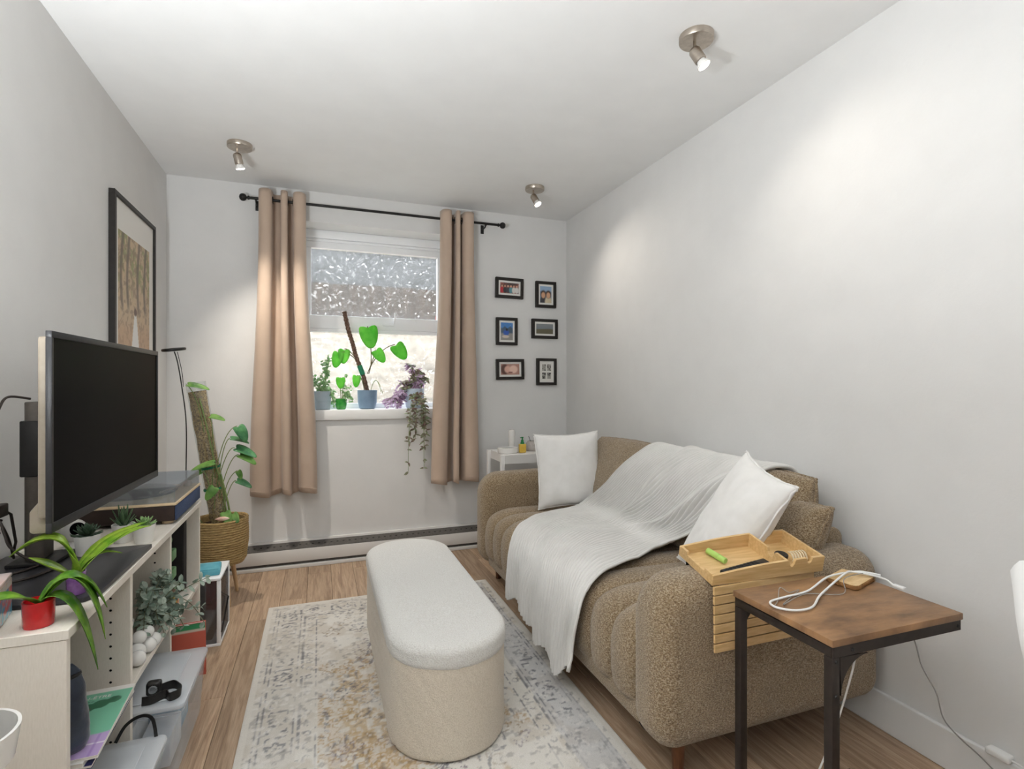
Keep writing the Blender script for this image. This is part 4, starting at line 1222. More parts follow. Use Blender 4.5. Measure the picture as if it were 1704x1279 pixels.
g = G(); g.lathe([(0.002, 0), (0.062, 0), (0.068, 0.006), (0.072, 0.036), (0.069, 0.038), (0.064, 0.012), (0.002, 0.010)], n=32, sy=0.7); g.build('dish_wall', M['ceramic'], o)
g = G(); g.lathe([(0.002, 0.0125), (0.063, 0.0125), (0.063, 0.0300), (0.002, 0.0305)], n=32, sy=0.69); g.build('dark_contents', M['felt'], o)
o = on_trolley('lotion_tube', 'tall white squeeze tube standing on its cap on the trolley', 'tube', 1.24, 3.40)
g = G(); g.lathe([(0.002, 0), (0.015, 0), (0.016, 0.022), (0.002, 0.0225)], n=24); g.build('cap', M['matwhite'], o)
g = G(); g.lathe([(0.002, 0.023), (0.017, 0.023), (0.020, 0.03), (0.023, 0.09), (0.025, 0.125), (0.022, 0.137), (0.012, 0.142), (0.002, 0.143)], n=24); g.build('tube_body', M['ceramic'], o)
M['greenpl'] = pm('green_plastic', (28, 120, 62), None, rough=0.35); M['yellow'] = pm('yellow_label', (214, 176, 70), (224, 190, 90), 40, 0.4)
o = on_trolley('spray_bottle', 'small yellow bottle with a green pump on the trolley', 'bottle', 1.262, 3.255)
g = G(); g.box(-0.023, 0.023, -0.014, 0.014, 0, 0.058, b=0.005, seg=3); g.build('bottle_body', M['yellow'], o)
g = G(); g.lathe([(0.002, 0.0585), (0.013, 0.0585), (0.013, 0.066), (0.009, 0.072), (0.009, 0.082), (0.005, 0.086), (0.005, 0.096), (0.008, 0.098), (0.008, 0.104), (0.002, 0.105)], n=18); g.tube([(0, 0, 0.101), (-0.016, -0.004, 0.100)], 0.003, 8); g.build('pump', M['greenpl'], o)
M['stone'] = pm('grey_stoneware', (168, 162, 156), (182, 176, 170), 60, 0.6)
o = on_trolley('grey_cup', 'grey stoneware cup with a stick in it on the trolley', 'cup', 1.365, 3.34)
g = G(); g.lathe([(0.002, 0), (0.040, 0), (0.046, 0.012), (0.046, 0.036), (0.038, 0.052), (0.030, 0.066), (0.027, 0.066), (0.034, 0.050), (0.040, 0.03), (0.002, 0.02)], n=28); g.build('cup_body', M['stone'], o)
g = G(); g.tube([(0.005, 0, 0.022), (-0.026, -0.004, 0.100)], 0.0018, 6); g.build('stick', M['black'], o)
M['teal'] = pm('teal_print', (70, 142, 168), (150, 196, 210), 60, 0.4)
o = on_trolley('cream_jar', 'white jar with a teal patterned lid on the trolley', 'jar', 1.440, 3.30)
g = G(); g.lathe([(0.002, 0), (0.030, 0), (0.036, 0.010), (0.036, 0.044), (0.002, 0.045)], n=28); g.build('jar_body', M['ceramic'], o)
g = G(); g.lathe([(0.002, 0.0455), (0.040, 0.0455), (0.041, 0.049), (0.041, 0.068), (0.038, 0.072), (0.002, 0.073)], n=28); g.build('jar_lid', M['teal'], o)

# ------------------------------------------------------------------ shelf unit along the left wall
UX0, UX1, UY0, UY1, UZ = XL + 0.016, -0.480, 1.307, 2.572, 0.657
un = thing('shelf_unit', 'low white open shelf unit with peg holes by the left wall', 'shelf unit', ((UX0 + UX1) / 2, (UY0 + UY1) / 2, 0))
ucx, ucy = (UX0 + UX1) / 2, (UY0 + UY1) / 2
def ubox(name, x0, x1, y0, y1, z0, z1, mat='whitemel', b=0.0012):
    g = G(); g.box(x0 - ucx, x1 - ucx, y0 - ucy, y1 - ucy, z0, z1, b=b, seg=1); return g.build(name, M[mat], un, smooth=False)
ubox('top_panel', UX0, UX1 + 0.004, UY0 - 0.002, UY1 + 0.002, UZ - 0.020, UZ)
DV = (1.690, 2.092)
for y0 in (UY0, UY1 - 0.018):
    ubox('side_panel', UX0, UX1, y0, y0 + 0.018, 0.0005, UZ - 0.0202)
for y0 in DV:
    dv = ubox('divider', UX0 + 0.005, UX1, y0, y0 + 0.018, 0.0405, UZ - 0.0202)
    g = G()
    for zz in np.arange(0.10, 0.62, 0.032):
        g.lathe([(0.0002, 0), (0.0032, 0)], n=10, mx=frame_mx((UX1 - 0.045 - ucx, y0 - 0.0004 - ucy, zz), (1, 0, 0), (0, 0, 1)))
    g.build('peg_holes', M['black'], dv, smooth=False, kind='stuff')
ubox('bottom_panel', UX0 + 0.005, UX1, UY0 + 0.0182, UY1 - 0.0182, 0.0225, 0.0403)
ubox('plinth', UX1 - 0.03, UX1 - 0.014, UY0 + 0.0182, UY1 - 0.0182, 0.0005, 0.0223)
ubox('back_panel', UX0, UX0 + 0.0048, UY0 + 0.0182, UY1 - 0.0182, 0.0405, UZ - 0.0202)
SHZ = (0.338, 0.330, 0.308)
cy = [(UY0 + 0.0182, DV[0] - 0.0002), (DV[0] + 0.0182, DV[1] - 0.0002), (DV[1] + 0.0182, UY1 - 0.0182)]
for (a_, b_), z_ in zip(cy, SHZ):
    ubox('shelf', UX0 + 0.005, UX1 - 0.004, a_, b_, z_ - 0.018, z_)

# television on its stand
M['bezel'] = pm('dark_grey_bezel', (40, 40, 42), (46, 46, 48), 80, 0.4); M['screen'] = pm('black_glass_screen', (5, 5, 6), None, rough=0.3, spec=0.02)
M['tvback'] = pm('taupe_tv_back', (150, 139, 124), (156, 145, 130), 50, 0.5); M['column'] = pm('dark_grey_metal', (72, 66, 61), (80, 74, 68), 60, 0.5)
BZ = UZ + 0.0005
tvx, tvy = -0.556, 1.847
tv = thing('television', 'black flat television on a pole stand on the shelf unit', 'television', (tvx, tvy, BZ), R(-0.57))
hw_, zb, zt = 0.395, 0.820 - BZ, 1.272 - BZ
bz = 0.015
g = G()
g.box(-0.012, 0, -hw_, hw_, zt - bz, zt, b=0.001); g.box(-0.012, 0, -hw_, hw_, zb, zb + 0.022, b=0.001); g.box(-0.012, 0, -hw_, -hw_ + 0.008, zb + 0.022, zt - bz, b=0.0008); g.box(-0.012, 0, hw_ - 0.010, hw_, zb + 0.022, zt - bz, b=0.0008)
g.build('bezel', M['bezel'], tv)
g = G(); g.box(-0.011, -0.003, -hw_ + 0.008, hw_ - 0.010, zb + 0.022, zt - bz); g.build('screen', M['screen'], tv, smooth=False)
g = G(); g.box(-0.032, -0.0125, -hw_ + 0.012, hw_ - 0.012, zb + 0.03, zt - 0.012, b=0.006, seg=3); g.build('back_cover', M['tvback'], tv)
g = slab(rpoly([(-0.052, zb - 0.004), (-0.0125, zb - 0.004), (-0.0125, zb + 0.070), (-0.033, zb + 0.070), (-0.052, zb + 0.045)], [0.008, 0.004, 0.004, 0.006, 0.01], 5), -0.37, 0.32, 0.004, 2, to3=lambda a_, b_, h_: (a_, h_, b_)); g.F = [f[::-1] for f in g.F]
g.build('lower_housing', M['tvback'], tv, angle=30)
cxx, cyy = -0.722 - tvx, 1.800 - tvy
g = slab(rpoly([(cxx - 0.022, cyy - 0.040), (cxx + 0.022, cyy - 0.040), (cxx + 0.022, cyy + 0.040), (cxx - 0.022, cyy + 0.040)], [0.018] * 4, 6), 0.0225, 1.105 - BZ, 0.003, 2); g.build('stand_column', M['column'], tv, angle=35)
g = G(); g.box(cxx - 0.026, cxx + 0.045, cyy - 0.044, cyy + 0.045, 0.905 - BZ, 1.055 - BZ, b=0.004); g.box(cxx + 0.0445, -0.0325, cyy - 0.03, cyy + 0.05, 0.93 - BZ, 1.03 - BZ, b=0.003); g.build('mount_bracket', M['blackpl'], tv)
g = G(); g.box(cxx - 0.05, cxx + 0.06, cyy - 0.06, cyy + 0.06, 0.0115, 0.022, b=0.003); g.build('column_foot', M['blackpl'], tv)
M['plate'] = pm('black_glass_plate', (46, 46, 49), (54, 54, 57), 30, 0.3)
g = slab(rpoly([(-0.83 - tvx, 1.455 - tvy), (-0.500 - tvx, 1.455 - tvy), (-0.478 - tvx, 1.485 - tvy), (-0.478 - tvx, 1.878 - tvy), (-0.83 - tvx, 1.878 - tvy)], [0.004] * 5, 3), 0.0, 0.0110, 0.002, 2); g.build('base_plate', M['plate'], tv, angle=30)
PZ = BZ + 0.0115                                              # top of the base plate

# cables behind the television
M['cableb'] = pm('dark_brown_cable', (52, 45, 41), None, rough=0.5)
cable('power_cable', 'dark cable arching over the top of the television stand', [(-0.76, 1.845, 1.112), (-0.79, 1.80, 1.118), (-0.79, 1.755, 1.085), (-0.79, 1.71, 1.03), (-0.79, 1.675, 0.985), (-0.79, 1.69, 0.90), (-0.79, 1.74, 0.82), (-0.79, 1.80, 0.74), (-0.79, 1.83, 0.674)], 0.0032, M['cableb'])
cable('signal_cable', 'dark cable curling down to the black base plate', [(-0.79, 1.76, 0.762), (-0.80, 1.70, 0.75), (-0.79, 1.67, 0.72), (-0.78, 1.66, 0.695), (-0.74, 1.68, PZ + 0.004), (-0.70, 1.74, PZ + 0.004)], 0.0032, M['cableb'])
cable('looped_cable', 'dark cable looping forward across the black base plate', [(-0.80, 1.73, 0.79), (-0.77, 1.715, 0.80), (-0.755, 1.705, 0.77), (-0.74, 1.70, 0.735), (-0.70, 1.71, 0.695), (-0.66, 1.73, PZ + 0.004), (-0.655, 1.68, PZ + 0.004), (-0.69, 1.62, PZ + 0.004), (-0.75, 1.60, PZ + 0.004)], 0.0032, M['cableb'])
cable('tangled_cable', 'dark cable tangled left of the television pole', [(-0.81, 1.655, 0.73), (-0.79, 1.69, 0.728), (-0.79, 1.72, 0.738), (-0.79, 1.71, 0.768), (-0.80, 1.72, 0.79), (-0.805, 1.74, 0.80)], 0.0032, M['cableb'])
cable('flat_cable', 'flat black cable slanting to the floor behind the shelf unit', [(-0.80, 1.79, 0.79), (-0.81, 1.72, 0.735), (-0.825, 1.66, 0.69), (-0.835, 1.62, 0.664)], 0.0042, M['cableb'])
o = thing('power_adapter', 'dark box-shaped power adapter hanging left of the television pole', 'adapter', (-0.80, 1.745, 0.818))
g = G(); g.box(-0.016, 0.016, -0.048, 0.048, -0.017, 0.017, b=0.004, seg=2); g.build('adapter_body', M['cableb'], o)
g = G(); g.tube([(0, 0.048, 0), (0.008, 0.075, -0.02), (0.012, 0.09, -0.10), (0.0, 0.10, -0.1435)], 0.0035, 8); g.build('adapter_lead', M['cableb'], o)

# turntable with clear cover
M['ply'] = pm('pale_plywood', (216, 190, 152), (226, 202, 166), 20, 0.5, stretch=(1, 8, 1)); M['navy'] = pm('blue_grey_fabric', (58, 72, 104), (74, 90, 124), 300, 0.9, 0.3); M['espresso'] = pm('espresso_wood', (42, 30, 26), (54, 40, 34), 20, 0.5, stretch=(1, 8, 1))
tt_ = thing('record_player', 'record player with pale wood deck and clear dust cover', 'record player', (-0.652, 2.362, BZ))
g = G(); g.box(-0.172, 0.1685, -0.20, 0.20, 0.012, 0.066, b=0.002); g.build('plinth_body', M['espresso'], tt_)
g = G(); g.box(0.169, 0.1745, -0.196, 0.196, 0.013, 0.065, b=0.002); g.build('speaker_fabric', M['navy'], tt_)
g = G(); g.box(-0.175, 0.175, -0.203, 0.203, 0.0665, 0.076, b=0.003, seg=2); g.build('deck', M['ply'], tt_)
for sx in (-0.14, 0.14):
    for sy in (-0.165, 0.165):
        g = G(); g.lathe([(0.002, 0), (0.018, 0), (0.018, 0.0118), (0.002, 0.0118)], (sx, sy, 0), 18); g.build('foot', M['ply'], tt_)
g = G(); g.lathe([(0.004, 0.0765), (0.142, 0.0765), (0.146, 0.080), (0.146, 0.086), (0.140, 0.089), (0.004, 0.089)], (-0.02, 0.03, 0), 40); pl = g.build('platter', M['blackpl'], tt_)
g = G(); g.lathe([(0.003, 0.0893), (0.0035, 0.10), (0.001, 0.101)], (-0.02, 0.03, 0), 10); g.build('spindle', M['steel'], pl)
g = G(); g.tube([(0.14, 0.14, 0.098), (0.14, 0.0, 0.100), (0.10, -0.10, 0.097)], 0.004, 8); g.lathe([(0.002, 0.0765), (0.016, 0.0765), (0.014, 0.097), (0.002, 0.098)], (0.14, 0.14, 0), 16); g.build('tonearm', M['steel'], tt_)
M['acrylic'] = clearmat('clear_acrylic', (232, 236, 240), 0.16, 0.12, (226, 230, 236))
cv = G()
x0, x1, y0, y1, z0, z1, th_ = -0.17, 0.17, -0.198, 0.198, 0.0765, 0.132, 0.003
cv.box(x0, x1, y0, y1, z1 - th_, z1, b=0.001, seg=1); cv.box(x0, x1, y0, y0 + th_, z0, z1 - th_); cv.box(x0, x1, y1 - th_, y1, z0, z1 - th_); cv.box(x0, x0 + th_, y0 + th_, y1 - th_, z0, z1 - th_); cv.box(x1 - th_, x1, y0 + th_, y1 - th_, z0, z1 - th_)
cv.build('dust_cover', M['acrylic'], tt_, smooth=False)

# small white camera behind the succulents
o = thing('webcam', 'small round white camera with a dark lens behind the succulents', 'camera', (-0.700, 1.955, BZ))
g = G(); g.lathe([(0.002, 0), (0.028, 0), (0.030, 0.004), (0.018, 0.010), (0.010, 0.022), (0.002, 0.024)], n=24); g.build('stand', M['ceramic'], o)
g = G(); g.lathe([(0.002, 0.018)] + [(0.034 * math.sin(a_), 0.052 - 0.034 * math.cos(a_)) for a_ in np.linspace(0.3, PI - 0.02, 14)], n=28); h_ = g.build('head', M['ceramic'], o)
dl = Vector((0.6, -0.75, 0.3)).normalized()
mx = frame_mx(Vector((0, 0, 0.052)) + dl * 0.026, dl.orthogonal(), dl.cross(dl.orthogonal()))
g = G(); g.lathe([(0.002, 0.0), (0.020, 0.0), (0.019, 0.006), (0.013, 0.010), (0.002, 0.012)], n=24, mx=mx); g.build('lens', M['screen'], h_)

# ------------------------------------------------------------------ succulents and small pots on top of the unit
M['succ_dark'] = leafmat('dark_succulent_leaf', (44, 66, 52), (74, 98, 72), 60, 0.5, 0.05); M['succ_light'] = leafmat('pale_succulent_leaf', (96, 138, 88), (160, 190, 122), 60, 0.5, 0.05); M['aloe'] = leafmat('aloe_leaf', (46, 78, 52), (96, 124, 84), 90, 0.45, 0.05)
def fat_leaf(L, W, T):
    g = G()
    V = []; n = 6; rings = 7
    for i in range(rings):
        t = i / (rings - 1)
        w_ = W / 2 * (math.sin(PI * (0.12 + 0.88 * t ** 0.8)) ** 0.8 if t < 1 else 0.02) + 0.0004
        for k in range(n):
            a_ = 2 * PI * k / n
            V.append((t * L, w_ * math.cos(a_), T / 2 * math.sin(a_) * (1 - 0.6 * t) + 0.10 * L * t * t))
    F = [(i * n + k, i * n + (k + 1) % n, (i + 1) * n + (k + 1) % n, (i + 1) * n + k) for i in range(rings - 1) for k in range(n)] + [tuple((rings - 1) * n + k for k in range(n))]
    return V, F
def succulent(name, label, x, y, z, kind, pr_=0.030, ph_=0.052):
    t = thing(name, label, 'potted plant', (x, y, z), 0, 'small succulents in white pots')
    g = G(); g.lathe([(0.002, 0), (pr_ * 0.74, 0), (pr_ * 0.78, 0.002), (pr_, ph_), (pr_ - 0.003, ph_), (pr_ - 0.004, ph_ - 0.008), (0.002, ph_ - 0.008)], n=28); g.build('pot', M['matwhite'], t)
    mat = {'dark': M['succ_dark'], 'pale': M['succ_light'], 'aloe': M['aloe']}[kind]
    V, F = fat_leaf(1, {'dark': 0.42, 'pale': 0.52, 'aloe': 0.20}[kind], {'dark': 0.2, 'pale': 0.2, 'aloe': 0.14}[kind])
    first = None
    i = 0
    for ring, (cnt, el, L) in enumerate({'dark': ((8, 12, 0.036), (8, 32, 0.036), (7, 52, 0.030), (4, 74, 0.022)), 'pale': ((7, 18, 0.034), (7, 42, 0.030), (5, 66, 0.022)), 'aloe': ((6, 38, 0.042), (6, 58, 0.052), (4, 76, 0.055))}[kind]):
        for k in range(cnt):
            a_ = 2 * PI * (k + 0.5 * ring) / cnt + 0.2 * math.sin(k * 5 + ring)
            e_ = R(el)
            d = Vector((math.cos(a_) * math.cos(e_), math.sin(a_) * math.cos(e_), math.sin(e_)))
            mx = frame_mx((0, 0, 0), d, Vector((0, 0, 1)).cross(d)).to_euler()
            if first is None:
                g = G(); g.add(V, F); first = g.build('leaf', mat, t, angle=80); o = first
            else:
                o = share(first, 'leaf', t)
            o.location = (0.004 * math.cos(a_), 0.004 * math.sin(a_), ph_ - 0.006 + 0.005 * ring)
            o.rotation_euler = mx
            s_ = L * (1 + 0.1 * math.sin(i * 3.1)); o.scale = (s_, s_, s_); i += 1
    return t
succulent('potted_succulent', 'dark rosette succulent in a white pot on the black plate', -0.622, 1.822, PZ, 'dark', 0.031, 0.056)
succulent('potted_succulent', 'spiky aloe-like succulent in a white pot by the record player', -0.580, 1.975, BZ, 'aloe', 0.031, 0.056)
succulent('potted_succulent', 'pale green rosette succulent in a white pot at the unit edge', -0.517, 1.945, BZ, 'pale', 0.031, 0.056)
M['redglass'] = pm('red_glass', (196, 22, 30), (214, 30, 38), 40, 0.2, coat=0.5, trans=0.25); M['purpleglass'] = pm('purple_glass', (112, 70, 132), (150, 104, 168), 40, 0.2, coat=0.5, trans=0.25)
M['spider'] = leafmat('glossy_yellow_green_leaf', (110, 158, 40), (176, 204, 78), 26, 0.28, 0.3); M['spiderd'] = leafmat('glossy_green_leaf', (74, 128, 40), (134, 178, 62), 26, 0.25, 0.25)
def bromel(name, label, x, y, z, potmat, leaves, mat, pr_, ph_):
    t = thing(name, label, 'potted plant', (x, y, z))
    g = G(); g.lathe([(0.002, 0), (pr_ * 0.92, 0), (pr_ * 0.96, 0.003), (pr_, ph_), (pr_ - 0.003, ph_), (pr_ - 0.004, ph_ * 0.75), (0.002, ph_ * 0.75)], n=28); g.build('pot', potmat, t)
    for (p1, p2, L0, W) in leaves:
        # strap leaf swept along a curve from the pot centre over p1 to p2
        C = qb((0, 0, ph_ * 0.76), p1, p2, 14)
        V = []; F = []
        for i, p in enumerate(C):
            s = i / 14
            tn_ = (C[min(i + 1, 14)] - C[max(i - 1, 0)]).normalized()
            sd = tn_.cross(Vector((0, 0, 1)))
            sd = sd.normalized() if sd.length > 1e-4 else Vector((1, 0, 0))
            nm = sd.cross(tn_)
            w_ = W / 2 * min(1, 0.35 + 1.5 * s) * (1 - max(0, (s - 0.55) / 0.45) ** 2) + 0.0006
            for c_ in (-1, -0.5, 0, 0.5, 1):
                V.append(p + sd * (c_ * w_) + nm * (abs(c_) * w_ * 0.35))
        for i in range(14):
            for k in range(4):
                F.append((i * 5 + k, i * 5 + k + 1, (i + 1) * 5 + k + 1, (i + 1) * 5 + k))
        g = G(); g.add(V, F); o = g.build('leaf', mat, t, angle=180)
        md = o.modifiers.new('thickness', 'SOLIDIFY'); md.thickness = 0.0012
    return t
bromel('potted_plant', 'drooping strap-leaf plant in a red glass pot at the unit corner', -0.543, 1.352, BZ, M['redglass'],
       [((-0.02, -0.05, 0.10), (-0.115, -0.055, 0.052), 0, 0.048), ((0.06, 0.02, 0.17), (0.105, 0.03, -0.06), 0, 0.054), ((0.045, 0.04, 0.14), (0.10, 0.055, 0.0), 0, 0.045), ((0.05, -0.0, 0.11), (0.098, 0.01, -0.115), 0, 0.045), ((0.02, 0.03, 0.09), (0.05, 0.05, 0.075), 0, 0.033)], M['spiderd'], 0.027, 0.052)
bromel('potted_plant', 'upright strap-leaf plant in a purple glass pot at the unit edge', -0.530, 1.492, PZ, M['purpleglass'],
       [((-0.01, -0.02, 0.19), (-0.11, -0.03, 0.105), 0, 0.054), ((-0.03, -0.02, 0.06), (-0.075, -0.03, 0.10), 0, 0.051), ((0.02, 0.05, 0.10), (0.105, 0.13, 0.125), 0, 0.045), ((0.05, 0.04, 0.12), (0.12, 0.11, 0.118), 0, 0.039), ((0.02, 0.02, 0.10), (0.075, 0.05, 0.07), 0, 0.024), ((0.0, -0.01, 0.08), (-0.02, -0.01, 0.12), 0, 0.036)], M['spider'], 0.019, 0.050)
# iridescent gift box at the left edge
def pic_gift(U, V):
    c = base_rgb(U, (120, 150, 176)); n1 = fbm(U.shape, (3, 4), nrs); n2 = fbm(U.shape, (4, 4), nrs)
    c = blend(c, (206, 108, 110), sm(0.45, 0.6, n1 + 0.25 * (V - 0.5))); c = blend(c, (90, 160, 188), sm(0.5, 0.62, n2) * (V < 0.6)); c = blend(c, (232, 222, 206), (V > 0.80).astype(float) * 0.8)
    return blend(c, (226, 190, 120), (np.abs(np.sin(9 * (U - 0.6 * V))) < 0.10).astype(float) * 0.8)
o = thing('gift_box', 'shiny multicoloured gift box at the left end of the unit', 'box', (-0.690, 1.380, BZ), R(12))
M['giftfoil'] = painted('iridescent_foil', 0.2, 0.5)
M['giftcard'] = pm('pastel_card', (198, 190, 190), (214, 180, 170), 12, 0.3)
g = G(); g.box(-0.075, 0.075, -0.050, 0.050, 0, 0.080, b=0.003); g.build('box_body', M['giftcard'], o)
for nm_, w_, mx in (('printed_side', 0.146, Matrix(((1, 0, 0, -0.073), (0, 0, -1, -0.0505), (0, 1, 0, 0.002), (0, 0, 0, 1)))), ('printed_end', 0.096, Matrix(((0, 0, 1, 0.0755), (1, 0, 0, -0.048), (0, 1, 0, 0.002), (0, 0, 0, 1))))):
    print_sheet(nm_, w_, 0.076, 40, 24, pic_gift, mx, M['giftfoil'], o)
g = G(); g.box(-0.076, 0.076, -0.051, 0.051, 0.0803, 0.088, b=0.003); g.build('box_lid', M['giftcard'], o)

# ------------------------------------------------------------------ things on the shelves
S1, S2, S3 = SHZ[0] + 0.0005, SHZ[1] + 0.0005, SHZ[2] + 0.0005
# magazines on the first shelf, protruding
M['paper'] = pm('magazine_paper', (234, 231, 224), (226, 222, 214), 60, 0.6, stretch=(1, 1, 60))
def pic_cover(U, V):
    c = base_rgb(U, (120, 190, 158))
    c = blend(c, (186, 160, 206), 1 - sm(0.30, 0.33, V + 0.03 * np.sin(U * 9)))
    c = blend(c, (232, 226, 220), (V > 0.93).astype(float))
    for x0, y0, r in ((0.50, 0.66, 0.10), (0.62, 0.70, 0.09), (0.74, 0.74, 0.09), (0.86, 0.78, 0.07)):
        c = blend(c, (38, 104, 72), blobm(U, V, x0, y0, r, r * 0.75, 0.06))
    c = blend(c, (110, 70, 60), (np.abs(V - 0.34 - (U - 0.45) * 1.6) < 0.018).astype(float) * (U > 0.45) * (U < 0.66))
    c = blend(c, (196, 140, 190), blobm(U, V, 0.24, 0.60, 0.17, 0.12, 0.05)); c = blend(c, (240, 200, 150), blobm(U, V, 0.18, 0.60, 0.07, 0.06, 0.05))
    c = blend(c, (226, 168, 112), blobm(U, V, 0.42, 0.36, 0.10, 0.05, 0.05)); c = blend(c, (66, 60, 150), blobm(U, V, 0.25, 0.34, 0.12, 0.05, 0.05))
    c = blend(c, (24, 40, 36), (np.abs(V - 0.80) < 0.006).astype(float) * (U > 0.36) * (U < 0.66) * (np.sin(U * 160) > -0.5))
    c = blend(c, (236, 232, 240), (np.abs(V - 0.16) < 0.012).astype(float) * 0.8)
    c = blend(c, (150, 120, 186), (np.abs((U * 6) % 1 - 0.5) < 0.06).astype(float) * (V < 0.28) * 0.6)
    return c
mz = S1
for i, (nm_, lb, colr, tk, dx, rz) in enumerate((('magazine', 'navy-edged magazine at the bottom of the shelf pile', (40, 44, 92), 0.007, 0.0, 1.0), ('magazine', 'white magazine in the middle of the shelf pile', (228, 226, 222), 0.010, -0.006, -2.0), ('magazine', 'green and lilac wellness magazine on top of the pile', None, 0.006, 0.006, 2.5))):
    t = thing(nm_, lb, 'magazine', (-0.562 + dx, 1.500, mz), R(rz), 'magazines on the shelf')
    w_, h_ = 0.105, 0.147
    g = G(); g.box(-w_, w_ - 0.001, -h_ + 0.001, h_ - 0.001, 0.0009, tk - 0.0009); g.build('pages', M['paper'], t, smooth=False)
    cm = pm('magazine_cover_%d' % i, colr or (232, 228, 220), None, rough=0.35)
    g = G(); g.box(-w_, w_, -h_, h_, 0.0, 0.0008); g.build('back_cover', cm, t, smooth=False)
    g = G(); g.box(-w_, w_, -h_, h_, tk - 0.0008, tk); g.build('front_cover', cm, t, smooth=False)
    if colr is None:
        print_sheet('cover_print', 2 * w_ - 0.002, 2 * h_ - 0.002, 80, 110, pic_cover, Matrix.Translation((-w_ + 0.001, -h_ + 0.001, tk + 0.0002)), M['print'], t)
        for txt, sz, px_, py_, cl in (('S BIEN-ÊTRE', 0.0175, -0.030, 0.098, 'matwhite'),):
            fc = bpy.data.curves.new('cover_title', 'FONT'); fc.body = txt; fc.size = sz; fc.extrude = 0.0001
            fo_ = bpy.data.objects.new('cover_title', fc); col.objects.link(fo_)
            dg = bpy.context.evaluated_depsgraph_get(); me = bpy.data.meshes.new_from_object(fo_.evaluated_get(dg))
            bpy.data.objects.remove(fo_)
            me.materials.clear(); me.materials.append(M[cl])
            to = bpy.data.objects.new('cover_title', me); col.objects.link(to); to.parent = t; to.location = (px_, py_, tk + 0.0006)
    mz += tk + 0.0004
# navy pouch standing at the near end
M['satin'] = pm('navy_satin', (28, 36, 50), (44, 56, 74), 14, 0.35, 0.3, 20, sheen=0.3)
nx_, nz2 = 40, 30
th2 = np.linspace(0, 2 * PI, nx_, endpoint=False); zz2 = np.linspace(0, 1, nz2)
rs = np.random.RandomState(3); wrk = fbm((nx_, nz2), (6, 4), rs, 3) - 0.5
Rz = np.interp(zz2, [0, 0.08, 0.4, 0.75, 0.92, 1.0], [0.80, 1.0, 1.0, 0.82, 0.5, 0.15])
bag = thing('drawstring_pouch', 'dark navy satin pouch standing at the near end of the shelf', 'pouch', (-0.578, 1.392, mz + 0.0003), R(4))
PX = 0.105 * np.cos(th2)[:, None] * (Rz[None, :] * 0.35 + 0.65) * (1 + 0.12 * wrk); PY = 0.050 * np.sin(th2)[:, None] * Rz[None, :] * (1 + 0.5 * wrk); PZz = 0.185 * zz2[None, :] + 0.0 * PX
g = G(); g.grid(np.stack((PX, PY, PZz + np.zeros_like(PX)), -1), cu=True); g.F.append(tuple(i * nz2 for i in range(nx_))[::-1]); g.F.append(tuple(i * nz2 + nz2 - 1 for i in range(nx_))); g.build('pouch_body', M['satin'], bag, angle=180)
g = G(); g.tube([(0.088 * math.cos(a_), 0.032 * math.sin(a_), 0.162) for a_ in np.linspace(0, 2 * PI, 24, endpoint=False)], 0.004, 6, closed=True); g.build('drawstring', M['black'], bag)
M['mesh'] = pm('brown_net', (66, 50, 42), (150, 122, 100), 160, 0.7, 0.5)
sc = thing('net_scarf', 'crumpled brown net scarf behind the navy pouch', 'scarf', (-0.640, 1.600, mz + 0.0003))
nu = 40; th2 = np.linspace(0, 2 * PI, nu, endpoint=False); ph2 = np.linspace(0.02, PI / 2, 14); w2 = fbm((nu, 14), (8, 4), rs, 2) - 0.5
rr2 = 1 + 0.35 * w2
g = G(); g.grid(np.stack((0.070 * np.cos(th2)[:, None] * np.sin(ph2) * rr2, 0.055 * np.sin(th2)[:, None] * np.sin(ph2) * rr2, 0.085 * np.cos(ph2)[None, :] * rr2), -1), cu=True, flip=True); g.build('net_folds', M['mesh'], sc, angle=180)
g = G(); g.tube([(0.073 * math.cos(a_), 0.058 * math.sin(a_), 0.006 + 0.003 * math.sin(a_ * 5)) for a_ in np.linspace(0, 2 * PI, 30, endpoint=False)], 0.005, 6, closed=True); g.build('edging', M['black'], sc)
# second compartment: bowl, pearly ornament, artificial eucalyptus
o = thing('cereal_bowl', 'plain white bowl on the middle shelf', 'bowl', (-0.575, 1.880, S2 + 0.0555))
g = G(); g.lathe([(0.002, 0), (0.025, 0), (0.027, 0.004), (0.040, 0.018), (0.047, 0.040), (0.048, 0.052), (0.046, 0.052), (0.044, 0.040), (0.036, 0.020), (0.002, 0.010)], n=32); g.build('bowl_wall', M['ceramic'], o)
g = G(); g.lathe([(0.024, -0.0005), (0.024, -0.004), (0.022, -0.004), (0.022, -0.0005)], n=24, caps=False); g.build('foot_ring', M['ceramic'], o)
o = thing('display_riser', 'small white riser block under the bowl', 'riser', (-0.585, 1.880, S2))
g = G(); g.box(-0.045, 0.045, -0.04, 0.04, 0, 0.044, b=0.003); g.build('block', M['matwhite'], o); g = G(); g.box(-0.047, 0.047, -0.042, 0.042, 0.0443, 0.0505, b=0.002); g.build('block_top', M['matwhite'], o)
M['pearl'] = pm('pearl_white_glaze', (236, 234, 230), None, rough=0.18, coat=0.6)
o = thing('pearl_ornament', 'pearly white ornament of bulbous beads on the middle shelf', 'ornament', (-0.512, 1.860, S2))
first = None
